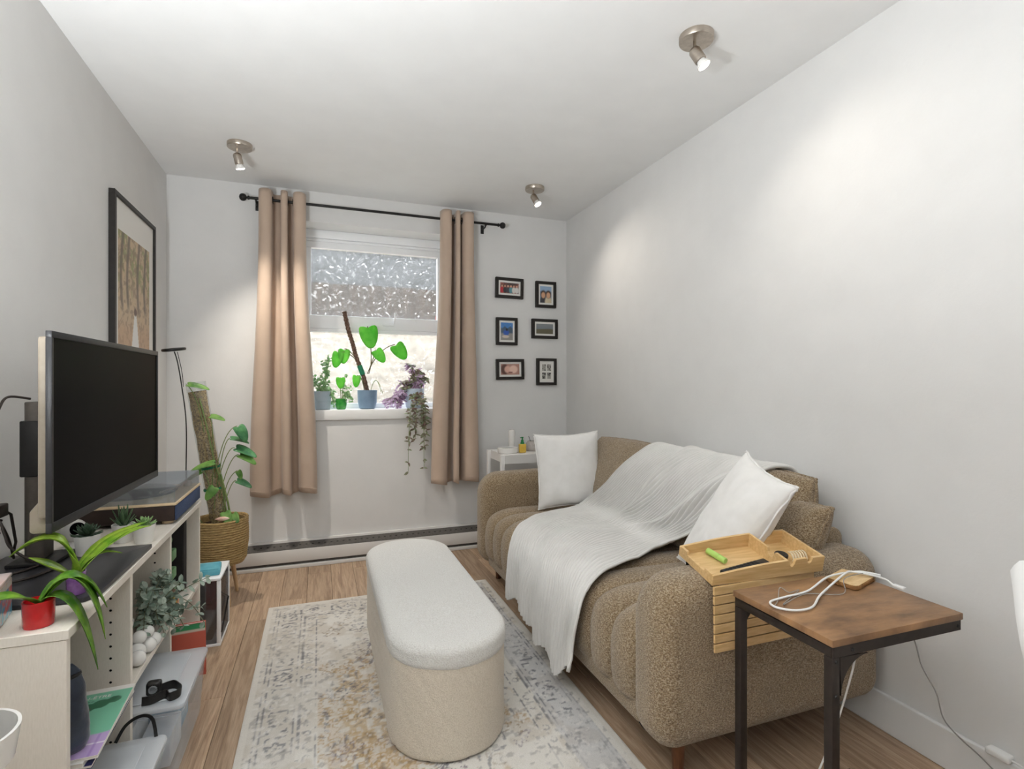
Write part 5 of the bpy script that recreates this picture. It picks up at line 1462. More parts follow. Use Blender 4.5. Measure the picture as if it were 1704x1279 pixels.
for k, (x, y, z, r_) in enumerate(((0, 0, 0.024, 0.024), (0.018, 0.042, 0.022, 0.022), (-0.020, 0.036, 0.024, 0.024), (0.012, -0.040, 0.022, 0.022), (0.0, 0.020, 0.058, 0.020), (-0.024, -0.026, 0.022, 0.022), (0.022, 0.078, 0.022, 0.022), (0.010, 0.060, 0.056, 0.019))):
    if first is None:
        g = G(); g.lathe([(0.02, -0.9998)] + [(math.sin(a_), -math.cos(a_)) for a_ in np.linspace(0.1, PI - 0.02, 12)], n=20); first = g.build('bead', M['pearl'], o, angle=180); q = first
    else:
        q = share(first, 'bead', o)
    q.location = (x, y, z); q.scale = (r_, r_, r_)
M['euca'] = leafmat('dusty_green_leaf', (112, 134, 118), (186, 198, 184), 26, 0.7, 0.15); M['eucas'] = pm('grey_green_stem', (120, 122, 96), None, rough=0.8)
ec = thing('artificial_eucalyptus', 'dusty green artificial eucalyptus spilling from the middle shelf', 'artificial plant', (-0.530, 2.015, S2))
g = G(); g.lathe([(0.002, 0), (0.030, 0), (0.036, 0.05), (0.033, 0.05), (0.028, 0.04), (0.002, 0.04)], n=24); g.build('pot', M['stone'], ec)
gs, gl = G(), G()
for k in range(34):
    a_ = rnd.uniform(-1.9, 1.5); out = rnd.uniform(0.05, 0.17)
    fx_ = abs(math.cos(a_)) * out; fy_ = math.sin(a_) * out * 0.7
    h1 = rnd.uniform(0.09, 0.22); end = Vector((max(-0.10, fx_ * rnd.uniform(0.4, 1.15)), max(-0.28, min(0.055, fy_ * 1.1)), rnd.uniform(-0.02, 0.19)))
    if end.x < 0.06: end.z = max(end.z, 0.06); 
    C = qb((0, 0, 0.04), (end.x * 0.5, end.y * 0.5, h1), end, 10)
    gs.tube(C, 0.0013, 5)
    for i in range(2, 11):
        tn_ = (C[min(i + 1, 10)] - C[i - 1]).normalized()
        for s in (-1, 1):
            sd = tn_.cross(Vector((rnd.uniform(-1, 1), rnd.uniform(-1, 1), rnd.uniform(-1, 1)))).normalized()
            if end.z + sd.z * 0.02 < 0.004 and end.x < 0.05: continue
            leaf(gl, C[i], sd * 0.9 + tn_ * 0.4, rnd.uniform(0.018, 0.028), rnd.uniform(0.011, 0.017), 'round', up=(rnd.uniform(-0.5, 0.5), rnd.uniform(-0.6, 0), 1), nr=5)
gs.build('stems', M['eucas'], ec, kind='stuff'); gl.build('foliage', M['euca'], ec, angle=180, kind='stuff')
# third compartment: dark folder, green stacked container, figurine
M['darkbook'] = pm('black_cloth_cover', (34, 32, 33), None, rough=0.7)
o = thing('black_binder', 'tall black binder in the far compartment', 'binder', (-0.665, 2.505, S3))
g = G(); g.box(-0.14, 0.14, -0.026, -0.0235, 0, 0.300, b=0.001); g.box(-0.14, 0.14, 0.0235, 0.026, 0, 0.300, b=0.001); g.box(0.1402, 0.1430, -0.026, 0.026, 0, 0.300, b=0.001); g.build('covers', M['darkbook'], o)
g = G(); g.box(-0.13, 0.138, -0.0230, 0.0230, 0.004, 0.29); g.build('sheets', M['paper'], o, smooth=False)
M['mint'] = pm('sage_green_plastic', (104, 148, 100), None, rough=0.45)
o = thing('stacking_toy', 'stacked green toy tower in the far compartment', 'toy', (-0.560, 2.375, S3))
for k in range(3):
    g = G(); g.box(-0.030, 0.030, -0.030, 0.030, 0.018 + k * 0.072, 0.058 + k * 0.072, b=0.005, seg=2); g.build('block', M['mint'], o)
    g = G(); g.lathe([(0.002, k * 0.072)] + [(0.020 * math.sin(a_), k * 0.072 + 0.0095 - 0.0085 * math.cos(a_)) for a_ in np.linspace(0.3, PI - 0.3, 7)] + [(0.002, k * 0.072 + 0.018)], n=18); g.build('ball_joint', M['mint'], o)
g = G(); g.lathe([(0.002, 0.2165)] + [(0.022 * math.sin(a_), 0.2385 - 0.022 * math.cos(a_)) for a_ in np.linspace(0.2, PI - 0.05, 9)], n=18); g.build('top_ball', M['mint'], o)
M['skin'] = pm('painted_peach', (214, 160, 130), None, rough=0.4); M['fyellow'] = pm('painted_yellow', (206, 176, 74), None, rough=0.4); M['fbrown'] = pm('painted_brown', (106, 82, 64), None, rough=0.5)
o = thing('figurine', 'tiny painted figurine in yellow on the far shelf', 'figurine', (-0.520, 2.300, S3))
g = G(); g.lathe([(0.002, 0), (0.020, 0), (0.020, 0.012), (0.002, 0.013)], n=16); g.build('base', M['black'], o)
g = G(); g.lathe([(0.002, 0.0133), (0.019, 0.0133), (0.017, 0.030), (0.010, 0.044), (0.002, 0.046)], n=16); g.build('body', M['fyellow'], o)
g = G(); g.lathe([(0.002, 0.044)] + [(0.014 * math.sin(a_), 0.057 - 0.014 * math.cos(a_)) for a_ in np.linspace(0.2, PI - 0.1, 9)], n=16); h_ = g.build('head', M['skin'], o)
g = G(); g.lathe([(0.0155 * math.sin(a_), 0.0585 - 0.0155 * math.cos(a_)) for a_ in np.linspace(1.5, PI - 0.02, 8)], n=16, c=(0, 0.002, 0)); g.build('hair', M['fbrown'], h_)
for s in (-1, 1):
    g = G(); g.tube(qb((s * 0.012, 0, 0.038), (s * 0.024, -0.006, 0.034), (s * 0.018, -0.012, 0.022), 5), 0.004, 6); g.build('limb', M['skin'], o)

# storage bins in the lower openings
M['binplastic'] = clearmat('cloudy_clear_plastic', (246, 249, 252), 0.24, 0.08, (246, 249, 252)); M['binlid'] = clearmat('frosted_white_lid', (246, 249, 252), 0.45, 0.08, (248, 250, 252))
def bin_box(name, label, x0, x1, y0, y1, z, h, fills):
    t = thing(name, label, 'storage box', ((x0 + x1) / 2, (y0 + y1) / 2, z), 0, 'clear storage boxes in the shelf unit')
    hx_, hy_ = (x1 - x0) / 2, (y1 - y0) / 2
    ol = rpoly([(-hx_, -hy_), (hx_, -hy_), (hx_, hy_), (-hx_, hy_)], [0.02] * 4, 5)
    n = len(ol)
    g = G()
    rings = [(0.90, 0.0), (0.905, 0.006), (0.965, h - 0.012), (0.985, h - 0.012), (0.985, h)]
    A_ = np.stack([np.column_stack((ol * f, np.full(n, zz))) for f, zz in rings], 1)
    g.grid(A_, cu=True); g.F.append(tuple(i * len(rings) for i in range(n))[::-1])
    ob = g.build('bin_wall', M['binplastic'], t, angle=30)
    g = slab(ol, h + 0.0005, h + 0.014, 0.004, 2); ld_ = g.build('lid', M['binlid'], t, angle=30)
    g = slab(ol * 0.80, h + 0.0145, h + 0.018, 0.0015, 1); g.build('lid_panel', M['binlid'], ld_, angle=30)
    for (fx0, fx1, fy0_, fy1_, fz, fm) in fills:
        g = G(); g.box(fx0 * hx_, fx1 * hx_, fy0_ * hy_, fy1_ * hy_, 0.008, 0.008 + fz * h, b=0.004); g.build('contents', fm, t)
    return t
M['fillblue'] = pm('pale_blue_packets', (110, 160, 196), (176, 206, 224), 30, 0.5); M['fillwhite'] = pm('white_packets', (228, 230, 232), (206, 212, 220), 24, 0.5); M['fillred'] = pm('red_packets', (166, 70, 74), (214, 150, 150), 30, 0.5)
UBZ = 0.0408
bin_box('storage_bin', 'large clear storage bin with frosted lid under the eucalyptus', -0.800, -0.362, 1.722, 2.082, UBZ, 0.190, ((-0.8, 0.4, -0.8, 0.0, 0.7, M['fillwhite']), (-0.6, 0.75, 0.05, 0.8, 0.55, M['fillblue']), (0.45, 0.80, -0.75, 0.0, 0.45, M['fillwhite'])))
bin_box('storage_bin', 'smaller clear storage bin of packets in the nearest opening', -0.800, -0.386, 1.345, 1.668, UBZ, 0.150, ((-0.7, 0.25, -0.8, 0.8, 0.75, M['fillwhite']), (0.3, 0.80, 0.2, 0.8, 0.72, M['fillblue']), (0.3, 0.80, -0.8, 0.1, 0.5, M['fillred'])))
def strap(name, label, pts, w_, cat='strap', extra=None, mat='blackpl'):
    o = thing(name, label, cat, pts[0])
    C = [Vector(p) - Vector(pts[0]) for p in catmull(pts, 50)]
    V = []; F = []
    for i, p in enumerate(C):
        tn_ = (C[min(i + 1, 49)] - C[max(i - 1, 0)]).normalized()
        up = Vector((0.15 * math.sin(i * 0.4), 0.1, 1)); up = (up - tn_ * up.dot(tn_)).normalized()
        sd = tn_.cross(up)
        for a_, b_ in ((-0.0012, 0), (0.0012, 0), (0.0012, w_), (-0.0012, w_)):
            V.append(p + sd * a_ + up * b_)
    for i in range(49):
        for k in range(4):
            F.append((i * 4 + k, i * 4 + (k + 1) % 4, (i + 1) * 4 + (k + 1) % 4, (i + 1) * 4 + k))
    F += [(3, 2, 1, 0), (196, 197, 198, 199)]
    g = G(); g.add(V, F); g.build('band', M[mat], o, angle=50)
    return o
BL = UBZ + 0.190 + 0.0185
o = strap('head_torch', 'black head torch with elastic strap on the large bin lid', [(-0.445, 1.80, BL), (-0.41, 1.815, BL), (-0.385, 1.79, BL), (-0.382, 1.76, BL), (-0.40, 1.745, BL), (-0.42, 1.765, BL), (-0.445, 1.745, BL), (-0.47, 1.745, BL)], 0.024, 'head torch')
g = G(); g.box(-0.028, 0.010, -0.012, 0.016, 0.0, 0.038, b=0.008, seg=3); hd = g.build('lamp_housing', M['blackpl'], o)
g = G(); g.lathe([(0.002, 0), (0.012, 0), (0.010, 0.004), (0.002, 0.004)], n=18, mx=frame_mx((-0.009, -0.0122, 0.019), (1, 0, 0), (0, 0, 1))); g.build('lens', M['acrylic'], hd)
strap('carry_strap', 'thin black strap standing on the smaller bin lid', [(-0.50, 1.655, UBZ + 0.169), (-0.48, 1.66, UBZ + 0.205), (-0.45, 1.66, UBZ + 0.222), (-0.425, 1.655, UBZ + 0.215), (-0.415, 1.65, UBZ + 0.169)], 0.008)
# leaning book
def pic_red(U, V):
    c = base_rgb(U, (206, 104, 86)); c = blend(c, (60, 150, 96), (V > 0.90).astype(float)); c = blend(c, (226, 214, 200), ((V > 0.86) & (V < 0.90)).astype(float)); c = blend(c, (74, 110, 150), blobm(U, V, 0.25, 0.55, 0.16, 0.1)); c = blend(c, (160, 60, 52), blobm(U, V, 0.85, 0.12, 0.12, 0.09)); return c
o = thing('picture_book', 'red and green picture book leaning out of the far opening', 'book', (-0.500, 2.300, UBZ), R(6))
o.rotation_euler = (R(8), 0, R(6))
g = G(); g.box(-0.10, 0.088, -0.004, 0.004, 0.003, 0.213); g.build('pages', M['paper'], o, smooth=False)
M['coral'] = pm('coral_board', (200, 100, 84), None, rough=0.4)
for a_ in (-0.0062, 0.0042):
    g = G(); g.box(-0.103, 0.090, a_, a_ + 0.002, 0, 0.216, b=0.0005, seg=1); g.build('cover', M['coral'], o)
print_sheet('cover_print', 0.19, 0.213, 40, 44, pic_red, Matrix(((1, 0, 0, -0.1015), (0, 0, -1, -0.0065), (0, 1, 0, 0.0015), (0, 0, 0, 1))), M['print'], o)

# ------------------------------------------------------------------ clear display case on the floor, teal pack on top
cs = thing('display_case', 'clear upright plastic case on the floor past the unit', 'storage box', (-0.600, 2.745, 0))
cx_, cy_, chh = 0.19, 0.125, 0.300
for sx in (-1, 1):
    for sy in (-1, 1):
        g = G(); g.box(sx * (cx_ - 0.008) - 0.008, sx * (cx_ - 0.008) + 0.008, sy * (cy_ - 0.008) - 0.008, sy * (cy_ - 0.008) + 0.008, 0.0125, chh - 0.0125, b=0.003); g.build('corner_post', M['pvc'], cs)
for z_ in (0.0005, chh - 0.012):
    g = G(); g.box(-cx_, cx_, -cy_, cy_, z_, z_ + 0.012, b=0.003); g.build('end_cap', M['pvc'], cs)
M['smoke'] = clearmat('smoky_clear_plastic', (206, 208, 212), 0.12, 0.12, (150, 152, 158))
for sy in (-1, 1):
    g = G(); g.box(-cx_ + 0.017, cx_ - 0.017, sy * (cy_ - 0.005) - 0.0012, sy * (cy_ - 0.005) + 0.0012, 0.0127, chh - 0.0127); g.build('side_sheet', M['smoke'], cs, smooth=False)
for sx in (-1, 1):
    g = G(); g.box(sx * (cx_ - 0.005) - 0.0012, sx * (cx_ - 0.005) + 0.0012, -cy_ + 0.017, cy_ - 0.017, 0.0127, chh - 0.0127); g.build('side_sheet', M['smoke'], cs, smooth=False)
g = G(); g.box(-0.13, 0.15, -0.08, 0.08, 0.0130, 0.17, b=0.004); g.build('brown_carton', pm('brown_card', (140, 112, 88), (152, 124, 98), 20, 0.8), cs)
g = G(); g.box(-0.10, 0.14, -0.07, 0.07, 0.1705, 0.25, b=0.004); g.build('dark_carton', M['darkbook'], cs)
for k, (p0, p1, p2) in enumerate((((cx_ + 0.003, -0.118, 0.235), (cx_ + 0.012, 0.0, 0.15), (cx_ + 0.003, -0.118, 0.06)),)):
    g = G(); g.tube([p0, (cx_ + 0.004, 0.06, 0.150), p2], 0.003, 6); g.build('elastic_cord', M['black'], cs)
o = thing('teal_packet', 'flat teal packet lying on the clear case', 'packet', (-0.475, 2.715, chh + 0.0010), R(5))
M['tealp'] = pm('teal_card', (84, 166, 186), (110, 184, 200), 30, 0.5)
g = G(); g.box(-0.055, 0.05, -0.06, 0.06, 0, 0.024, b=0.004); g.build('packet_body', M['tealp'], o)
g = G(); g.box(-0.05, 0.045, -0.055, 0.055, 0.0243, 0.0275, b=0.001); g.build('packet_flap', M['tealp'], o)

# ------------------------------------------------------------------ basket planter with moss pole
M['seagrass'] = pm('woven_seagrass', (146, 118, 74), (196, 168, 116), 60, 0.85, 0.5, 90, stretch=(1, 1, 6))
bp_ = thing('basket_planter', 'climbing plant on a moss pole in a woven basket on legs', 'potted plant', (-0.500, 3.180, 0))
br, bz0, bz1 = 0.137, 0.205, 0.435
g = G(); g.lathe([(0.002, bz0), (br * 0.80, bz0), (br * 0.86, bz0 + 0.012), (br * 0.93, bz0 + 0.12), (br * 0.92, bz1 - 0.004), (br * 0.86, bz1 - 0.004), (br * 0.86, bz1 - 0.05), (0.002, bz1 - 0.05)], n=40)
bsk = g.build('basket_core', M['seagrass'], bp_)
g0 = None
nring = 19
for k in range(nring):
    f = k / (nring - 1)
    rr_ = br * (np.interp(f, [0, 0.06, 0.5, 1], [0.83, 0.89, 0.965, 0.95]))
    gg = G(); gg.tube([(rr_ * math.cos(a_) * (1 + 0.006 * math.sin(11 * a_ + k)), rr_ * math.sin(a_) * (1 + 0.006 * math.sin(9 * a_ + 2 * k)), bz0 + 0.006 + (bz1 - bz0 - 0.006) * f + 0.0015 * math.sin(5 * a_ + k)) for a_ in np.linspace(0, 2 * PI, 48, endpoint=False)], 0.0072, 6, closed=True)
    gg.build('woven_coil', M['seagrass'], bsk)
for k in range(3):
    a_ = R(-62 + 120 * k)
    g = G(); g.tube([(0.085 * math.cos(a_), 0.085 * math.sin(a_), bz0 - 0.001), (0.128 * math.cos(a_), 0.128 * math.sin(a_), 0.001)], [0.014, 0.008], 14); g.build('leg', M['beech'], bp_)
g = G(); g.lathe([(0.002, bz1 - 0.045), (br * 0.85, bz1 - 0.045), (br * 0.80, bz1 - 0.030), (0.002, bz1 - 0.024)], n=28); g.build('soil', M['soil'], bp_)
M['moss'] = pm('dry_sphagnum_moss', (104, 78, 46), (206, 178, 118), 110, 0.95, 0.9, 130, detail=5)
pb, pt_ = Vector((0.0, 0.01, bz1 - 0.03)), Vector((-0.112, 0.02, 1.115))
nP = 40
C = [pb.lerp(pt_, i / nP) for i in range(nP + 1)]
rs = np.random.RandomState(5)
g = G()
V = []; F = []; n = 26
ax = (pt_ - pb).normalized(); ux = ax.cross(Vector((0, 1, 0))).normalized(); uy = ax.cross(ux)
nzz = fbm((nP + 1, n), (20, 12), rs, 2)
for i, p in enumerate(C):
    for k in range(n):
        a_ = 2 * PI * k / n
        r_ = 0.041 + 0.010 * (nzz[i, k] - 0.5)
        V.append(p + (ux * math.cos(a_) + uy * math.sin(a_)) * r_)
for i in range(nP):
    for k in range(n):
        F.append((i * n + k, i * n + (k + 1) % n, (i + 1) * n + (k + 1) % n, (i + 1) * n + k))
F += [tuple(range(n))[::-1], tuple(nP * n + k for k in range(n))]
g.add(V, F); g.build('moss_pole', M['moss'], bp_, angle=180)
M['clearfilm'] = clearmat('clear_plastic_sleeve', (244, 246, 246), 0.06, 0.10, (236, 238, 238))
g = G(); g.tube([pb, pt_ + ax * 0.05], 0.0475, 30, caps=False); g.build('plastic_sleeve', M['clearfilm'], bp_)
M['tape'] = pm('green_plant_tape', (30, 120, 84), None, rough=0.5)
for f in (0.43, 0.27):
    q = pb.lerp(pt_, f)
    g = G(); g.tube([q - ax * 0.006, q + ax * 0.006], 0.0505, 26, caps=False); g.build('plant_tie', M['tape'], bp_)
M['philo'] = leafmat('blue_green_leaf', (52, 112, 72), (104, 166, 108), 18, 0.3, 0.25); M['philog'] = leafmat('fresh_green_leaf', (86, 138, 62), (140, 184, 96), 18, 0.35, 0.3); M['stemg'] = pm('green_stem', (104, 128, 70), (134, 146, 92), 40, 0.6); M['stemb'] = pm('brown_green_stem', (98, 92, 66), (120, 110, 80), 40, 0.6)
def vine(t, root, mid, tip, L, W, d, up=(0, -0.5, 1), mat='philo', kind='heart', droop=0.25, sr=0.0024, stem='stemg'):
    C = qb(root, mid, tip, 14)
    g = G(); g.tube(C, sr, 6); g.build('stalk', M[stem], t)
    g = G(); leaf(g, C[-1], d, L, W, kind, up, droop, nr=12); o = g.build('leaf', M[mat], t, angle=180)
    md = o.modifiers.new('thickness', 'SOLIDIFY'); md.thickness = 0.0010
    return o
for a in (
    ((-0.07, -0.03, 0.90), (-0.09, -0.06, 1.10), (-0.150, -0.03, 1.152), 0.105, 0.05, (1, -0.1, -0.05), (0, -0.6, 1), 'philog'),
    ((-0.03, -0.03, 0.72), (-0.02, -0.05, 0.95), (-0.045, -0.03, 0.985), 0.075, 0.05, (1, -0.2, -0.1), (0, -0.5, 1), 'philog'),
    ((-0.02, -0.03, 0.66), (0.02, -0.04, 0.92), (0.085, -0.03, 0.93), 0.095, 0.08, (0.55, -0.2, -0.75), (0.6, -0.7, 0.5), 'philo'),
    ((-0.01, -0.03, 0.62), (0.04, -0.05, 0.83), (0.075, -0.04, 0.815), 0.115, 0.075, (0.9, -0.1, -0.25), (0, -0.5, 1), 'philo'),
    ((-0.01, -0.03, 0.60), (0.02, -0.05, 0.86), (0.050, -0.03, 0.865), 0.095, 0.055, (0.95, 0.1, -0.1), (0, -0.4, 1), 'philo'),
    ((0.00, -0.03, 0.55), (0.05, -0.05, 0.78), (0.095, -0.05, 0.780), 0.10, 0.06, (0.8, -0.3, -0.3), (0, -0.5, 1), 'philog'),
    ((0.01, -0.03, 0.44), (0.05, -0.04, 0.64), (0.080, -0.03, 0.640), 0.085, 0.055, (0.9, -0.1, -0.3), (0, -0.5, 1), 'philo'),
    ((0.01, -0.02, 0.44), (0.02, -0.02, 0.66), (0.085, -0.02, 0.690), 0.050, 0.040, (0.5, -0.1, -0.8), (0.7, -0.7, 0.3), 'philog'),
    ((-0.03, -0.05, 0.62), (-0.02, -0.08, 0.74), (-0.010, -0.07, 0.745), 0.115, 0.05, (-1, -0.15, -0.12), (0, -0.6, 1), 'philog'),
    ((-0.04, -0.05, 0.60), (-0.05, -0.08, 0.70), (-0.070, -0.07, 0.705), 0.085, 0.045, (-0.9, -0.2, -0.4), (0, -0.6, 1), 'philog'),
    ((-0.02, -0.05, 0.50), (-0.01, -0.08, 0.60), (-0.010, -0.075, 0.62), 0.075, 0.055, (-0.5, -0.4, -0.7), (0, -0.9, 0.4), 'philog'),
    ((0.02, -0.05, 0.40), (0.03, -0.08, 0.50), (0.035, -0.085, 0.490), 0.075, 0.055, (0.3, -0.5, -0.6), (0, -0.8, 0.5), 'philog'),
    ((0.03, -0.05, 0.40), (0.06, -0.07, 0.48), (0.07, -0.075, 0.475), 0.060, 0.045, (0.4, -0.6, -0.5), (0, -0.8, 0.5), 'philog'),
    ((-0.06, -0.05, 0.40), (-0.10, -0.08, 0.50), (-0.105, -0.09, 0.485), 0.095, 0.070, (-0.1, -0.5, -0.8), (0, -0.9, 0.3), 'philog')):
    vine(bp_, *a)
g = G(); g.tube([(0.04, -0.03, 0.42), (0.02, -0.045, 0.60), (-0.02, -0.045, 0.75), (-0.06, -0.04, 0.95), (-0.09, -0.04, 1.08)], 0.004, 8); g.build('main_vine', M['stemg'], bp_)
g = G(); g.tube([(0.06, -0.03, 0.40), (0.045, -0.045, 0.52), (0.01, -0.05, 0.68)], 0.005, 8); g.build('main_vine', M['stemg'], bp_)
o = thing('seashell', 'pink and white seashell on the basket rim', 'seashell', (-0.470, 3.075, bz1 + 0.0095))
M['shellp'] = pm('pink_shell', (216, 160, 140), (238, 222, 208), 40, 0.35)
g = G(); g.lathe([(0.002, -0.030), (0.010, -0.022), (0.018, -0.008), (0.020, 0.006), (0.014, 0.020), (0.006, 0.032), (0.001, 0.038)], n=18, mx=frame_mx((0, 0, 0.012), (0, 0.3, 1), (0, 1, 0)), sx=0.6); g.build('shell_body', M['shellp'], o)

# clip-on plant lamp: thin stem and round head
gl_ = thing('grow_lamp', 'black disc plant lamp on a thin bent wire stem', 'lamp', (-0.640, 2.985, 0))
g = G(); g.lathe([(0.002, 0.0005), (0.055, 0.0005), (0.055, 0.008), (0.010, 0.014), (0.002, 0.014)], n=24); g.build('base', M['blackpl'], gl_)
g = G(); g.tube(spline([(0, 0, 0.012), (0.015, 0, 0.40), (0.022, 0, 0.73), (0.022, 0, 0.97), (0.004, 0, 1.14), (-0.014, 0, 1.26), (-0.028, 0, 1.313)], 60), 0.0028, 7); g.build('stem', M['blackpl'], gl_)
g = G(); g.tube(spline([(0.010, 0.004, 1.14), (0.002, 0.006, 1.22), (-0.016, 0.004, 1.312)], 20), 0.0016, 6); g.build('lead', M['blackpl'], gl_)
mx = frame_mx((-0.030, 0, 1.322), (1, 0, 0.12), (0, 1, 0.1))
g = G(); g.lathe([(0.002, -0.006), (0.048, -0.006), (0.052, -0.003), (0.052, 0.005), (0.048, 0.008), (0.002, 0.009)], n=32, mx=mx); g.build('lamp_head', M['blackpl'], gl_)
g = G(); g.lathe([(0.012, -0.0072), (0.044, -0.0072), (0.044, -0.0063), (0.012, -0.0063)], n=32, mx=mx); g.build('light_ring', M['ceramic'], gl_)

# ------------------------------------------------------------------ plants on the window sill
SY, SZ1 = 3.735, SZ + 0.0005
M['bluegrey'] = pm('pale_blue_grey_pot', (168, 184, 194), (176, 190, 200), 20, 0.45); M['bluepot'] = pm('slate_blue_pot', (116, 140, 164), (124, 148, 172), 20, 0.4); M['greenglass'] = pm('green_glass_pot', (36, 138, 48), (70, 170, 70), 30, 0.2, coat=0.4, trans=0.3); M['palepot'] = pm('pale_blue_pot', (190, 204, 220), None, rough=0.45)
M['sillleaf'] = leafmat('bright_translucent_leaf', (112, 206, 78), (152, 228, 108), 14, 0.4, 0.62); M['smallleaf'] = leafmat('pale_variegated_leaf', (92, 150, 84), (190, 214, 168), 40, 0.5, 0.35); M['purple'] = leafmat('purple_striped_leaf', (142, 98, 136), (220, 202, 224), 55, 0.4, 0.3); M['purpled'] = leafmat('dull_maroon_green_leaf', (112, 74, 76), (142, 158, 122), 40, 0.4, 0.2)
p1 = thing('potted_plant', 'small-leaved trailing plant in a pale blue-grey pot on the sill', 'potted plant', (0.019, SY, SZ1))
g = G(); g.lathe([(0.002, 0), (0.044, 0), (0.048, 0.004), (0.0525, 0.058), (0.0535, 0.060), (0.0525, 0.063), (0.056, 0.122), (0.052, 0.122), (0.050, 0.105), (0.002, 0.105)], n=36); g.build('pot', M['bluegrey'], p1)
gs, gl = G(), G()
for k in range(22):
    a_ = rnd.uniform(0, 2 * PI); out = rnd.uniform(0.02, 0.085); top = rnd.choice((rnd.uniform(0.16, 0.33), rnd.uniform(0.02, 0.2)))
    if k < 4: top = 0.30 + 0.02 * k; a_ = rnd.uniform(-0.6, 1.0); out = 0.05
    e_ = Vector((out * math.cos(a_), out * 0.6 * math.sin(a_), top))
    if top < 0.13: e_ = Vector((math.copysign(rnd.uniform(0.066, 0.085), math.cos(a_)), 0.045 * math.sin(a_), top))
    Cq = qb((0, 0, 0.105), (e_.x * 0.7, e_.y * 0.6, max(0.15, top * 0.85)), e_, 8)
    gs.tube(Cq, 0.0011, 5)
    for i in range(2, 9):
        for s in (-1, 1):
            leaf(gl, Cq[i], (rnd.uniform(-1, 1), rnd.uniform(-1, 0.6), rnd.uniform(-0.4, 0.6)), rnd.uniform(0.016, 0.028), rnd.uniform(0.013, 0.020), 'round', up=(rnd.uniform(-0.5, 0.5), -0.8, 0.8), nr=4)
gs.build('stems', M['stemg'], p1, kind='stuff'); gl.build('foliage', M['smallleaf'], p1, angle=180, kind='stuff')
p2 = thing('potted_plant', 'seedling in a small green glass pot on the sill', 'potted plant', (0.135, SY - 0.02, SZ1))
g = G(); g.lathe([(0.002, 0), (0.026, 0), (0.032, 0.006), (0.037, 0.035), (0.036, 0.072), (0.033, 0.072), (0.033, 0.060), (0.002, 0.060)], n=30); g.build('pot', M['greenglass'], p2)
g = G(); g.lathe([(0.002, 0.0605), (0.0325, 0.0605), (0.030, 0.068), (0.002, 0.072)], n=20); g.build('soil', M['soil'], p2)
vine(p2, (0, 0, 0.065), (-0.01, -0.005, 0.14), (-0.004, -0.01, 0.215), 0.075, 0.065, (0.0, -0.3, -1), (0, -1, 0.2), 'sillleaf')
vine(p2, (0, 0, 0.065), (0.02, -0.005, 0.10), (0.030, -0.012, 0.120), 0.055, 0.045, (0.3, -0.3, -0.6), (0, -1, 0.2), 'smallleaf')
gl = G(); gs = G()
for k in range(14):
    e_ = Vector((rnd.uniform(0.0, 0.085), rnd.uniform(-0.03, 0.03), rnd.uniform(0.03, 0.24)))
    if k % 2: e_.x = rnd.uniform(0.045, 0.08)
    Cq = qb((0.004, 0, 0.065), (e_.x * 0.6, 0, e_.z + 0.06), e_, 7); gs.tube(Cq, 0.0009, 5)
    for i in range(3, 8):
        leaf(gl, Cq[i], (rnd.uniform(-1, 1), rnd.uniform(-1, 0.3), rnd.uniform(-0.6, 0.4)), 0.018, 0.012, 'round', up=(0, -0.9, 0.6), nr=4)
gs.build('stems', M['stemg'], p2, kind='stuff'); gl.build('foliage', M['smallleaf'], p2, angle=180, kind='stuff')
p3 = thing('potted_plant', 'heart-leaf plant on a tall brown pole in a slate blue pot', 'potted plant', (0.307, SY, SZ1))
g = G(); g.lathe([(0.002, 0), (0.046, 0), (0.054, 0.006), (0.063, 0.045), (0.066, 0.128), (0.061, 0.128), (0.059, 0.112), (0.002, 0.112)], n=36); g.build('pot', M['bluepot'], p3)
M['coir'] = pm('brown_coir', (78, 60, 50), (120, 96, 82), 90, 0.95, 0.9, 110)
Cc = catmull([(0.005, 0, 0.10), (-0.025, 0, 0.22), (-0.075, 0, 0.36), (-0.095, 0, 0.44), (-0.125, 0, 0.54), (-0.150, 0, 0.66)], 60)
g = G(); g.tube([tuple(p) for p in Cc], [0.0145 + 0.0022 * math.sin(i * 2.4) for i in range(60)], 12); g.build('coir_pole', M['coir'], p3, angle=180)
g = G(); q0, q1 = Vector(Cc[13]), Vector(Cc[18]); g.tube([q0, q1], 0.0175, 14); g.build('plant_tie', M['tape'], p3)
